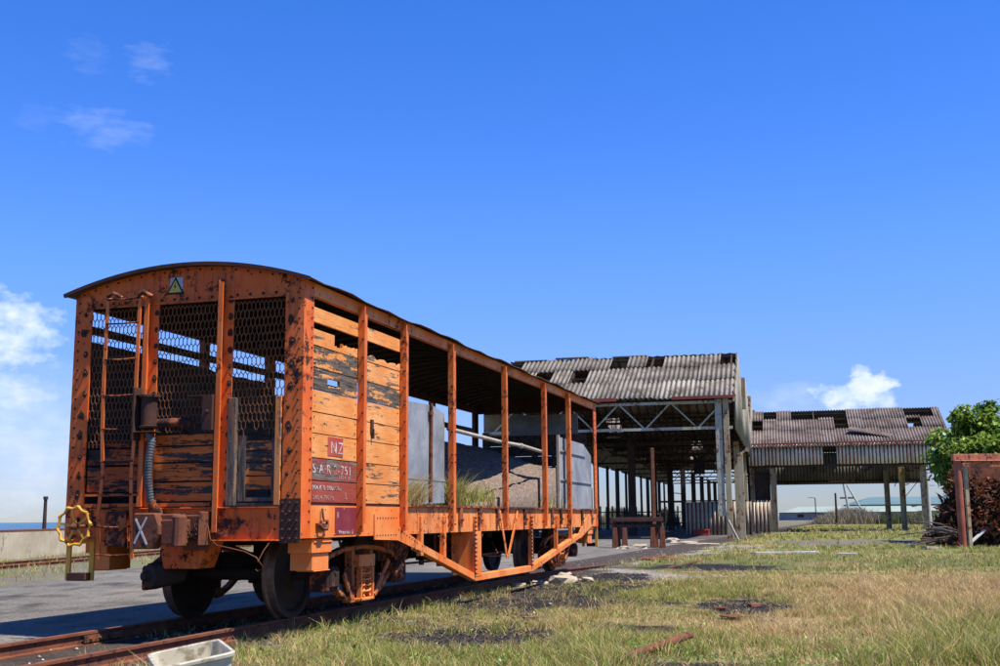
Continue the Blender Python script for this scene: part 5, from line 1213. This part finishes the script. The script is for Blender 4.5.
slab('brick', (3.05, 14.3, .0), (.15, .08, .045), .5, M['brickd'], 'orange brick lying on the coal patch in the grass', 'brick')
slab('brick', (2.55, 13.8, .0), (.15, .08, .04), -.4, M['rust'], 'brown brick lying left of the orange brick', 'brick')
slab('rusty_plate', (2.55, 12.9, .005), (.30, .2, .015), .4, M['rust'], 'thin rusty plate half hidden in grass', 'plate')
slab('rusty_plate', (1.05, 9.1, .0), (.5, .34, .03), .3, M['rust'], 'rusty plate in the grass at the bottom edge, under the pipe', 'plate', (.03, .05))
# rusty rail stub at the bottom edge
mb = MB(); mb.tube([(-.25, -.62, .0), (.42, .55, .045)], .032, 12); tag(mb.build('rusty_pipe', M['rust'], loc=(1.14, 9.3, .07)), 'length of rust red pipe lying in the grass at the bottom of the view', 'pipe')
# debris in the frame
slab('white_board', (15.9, 39.0, .35), (.8, .12, .05), .5, M['paleconc'], 'white broken plank sticking out of the brush inside the frame', 'board', (.0, -.5))
# plastic tray
ty = empty('plastic_tray', (-1.84, 7.12, .075), .358, 'dirty white plastic tray lying on the ground at the bottom edge beside the rail', 'tray'); ty.rotation_euler = (0, -.17, .358); ty.scale = (1.12, 1.12, 1.0)
def rrect(w_, d_, r_, z, n=5):
    P_ = []
    for cx_, cy_, a0 in ((w_-r_, d_-r_, 0), (-w_+r_, d_-r_, 90), (-w_+r_, -d_+r_, 180), (w_-r_, -d_+r_, 270)):
        for k in range(n+1): a = math.radians(a0+90*k/n); P_.append((cx_+r_*math.cos(a), cy_+r_*math.sin(a), z))
    return P_
rings = [rrect(.155, .31, .04, .0), rrect(.16, .315, .04, .01), rrect(.182, .337, .05, .21), rrect(.20, .355, .055, .212), rrect(.202, .357, .055, .228), rrect(.198, .353, .055, .235), rrect(.183, .338, .05, .236), rrect(.178, .333, .05, .228), rrect(.168, .323, .045, .12), rrect(.158, .313, .045, .118), rrect(.148, .303, .04, .02)]
mb = MB(); n = len(rings[0]); vs = [p for r_ in rings for p in r_]; fs = [(i*n+k, i*n+(k+1)%n, (i+1)*n+(k+1)%n, (i+1)*n+k) for i in range(len(rings)-1) for k in range(n)]
mb.add(vs, fs); mb.add(rings[0], [tuple(range(n))]); mb.add(rings[-1], [tuple(range(n))]); mb.build('tray_shell', M['white'], ty)
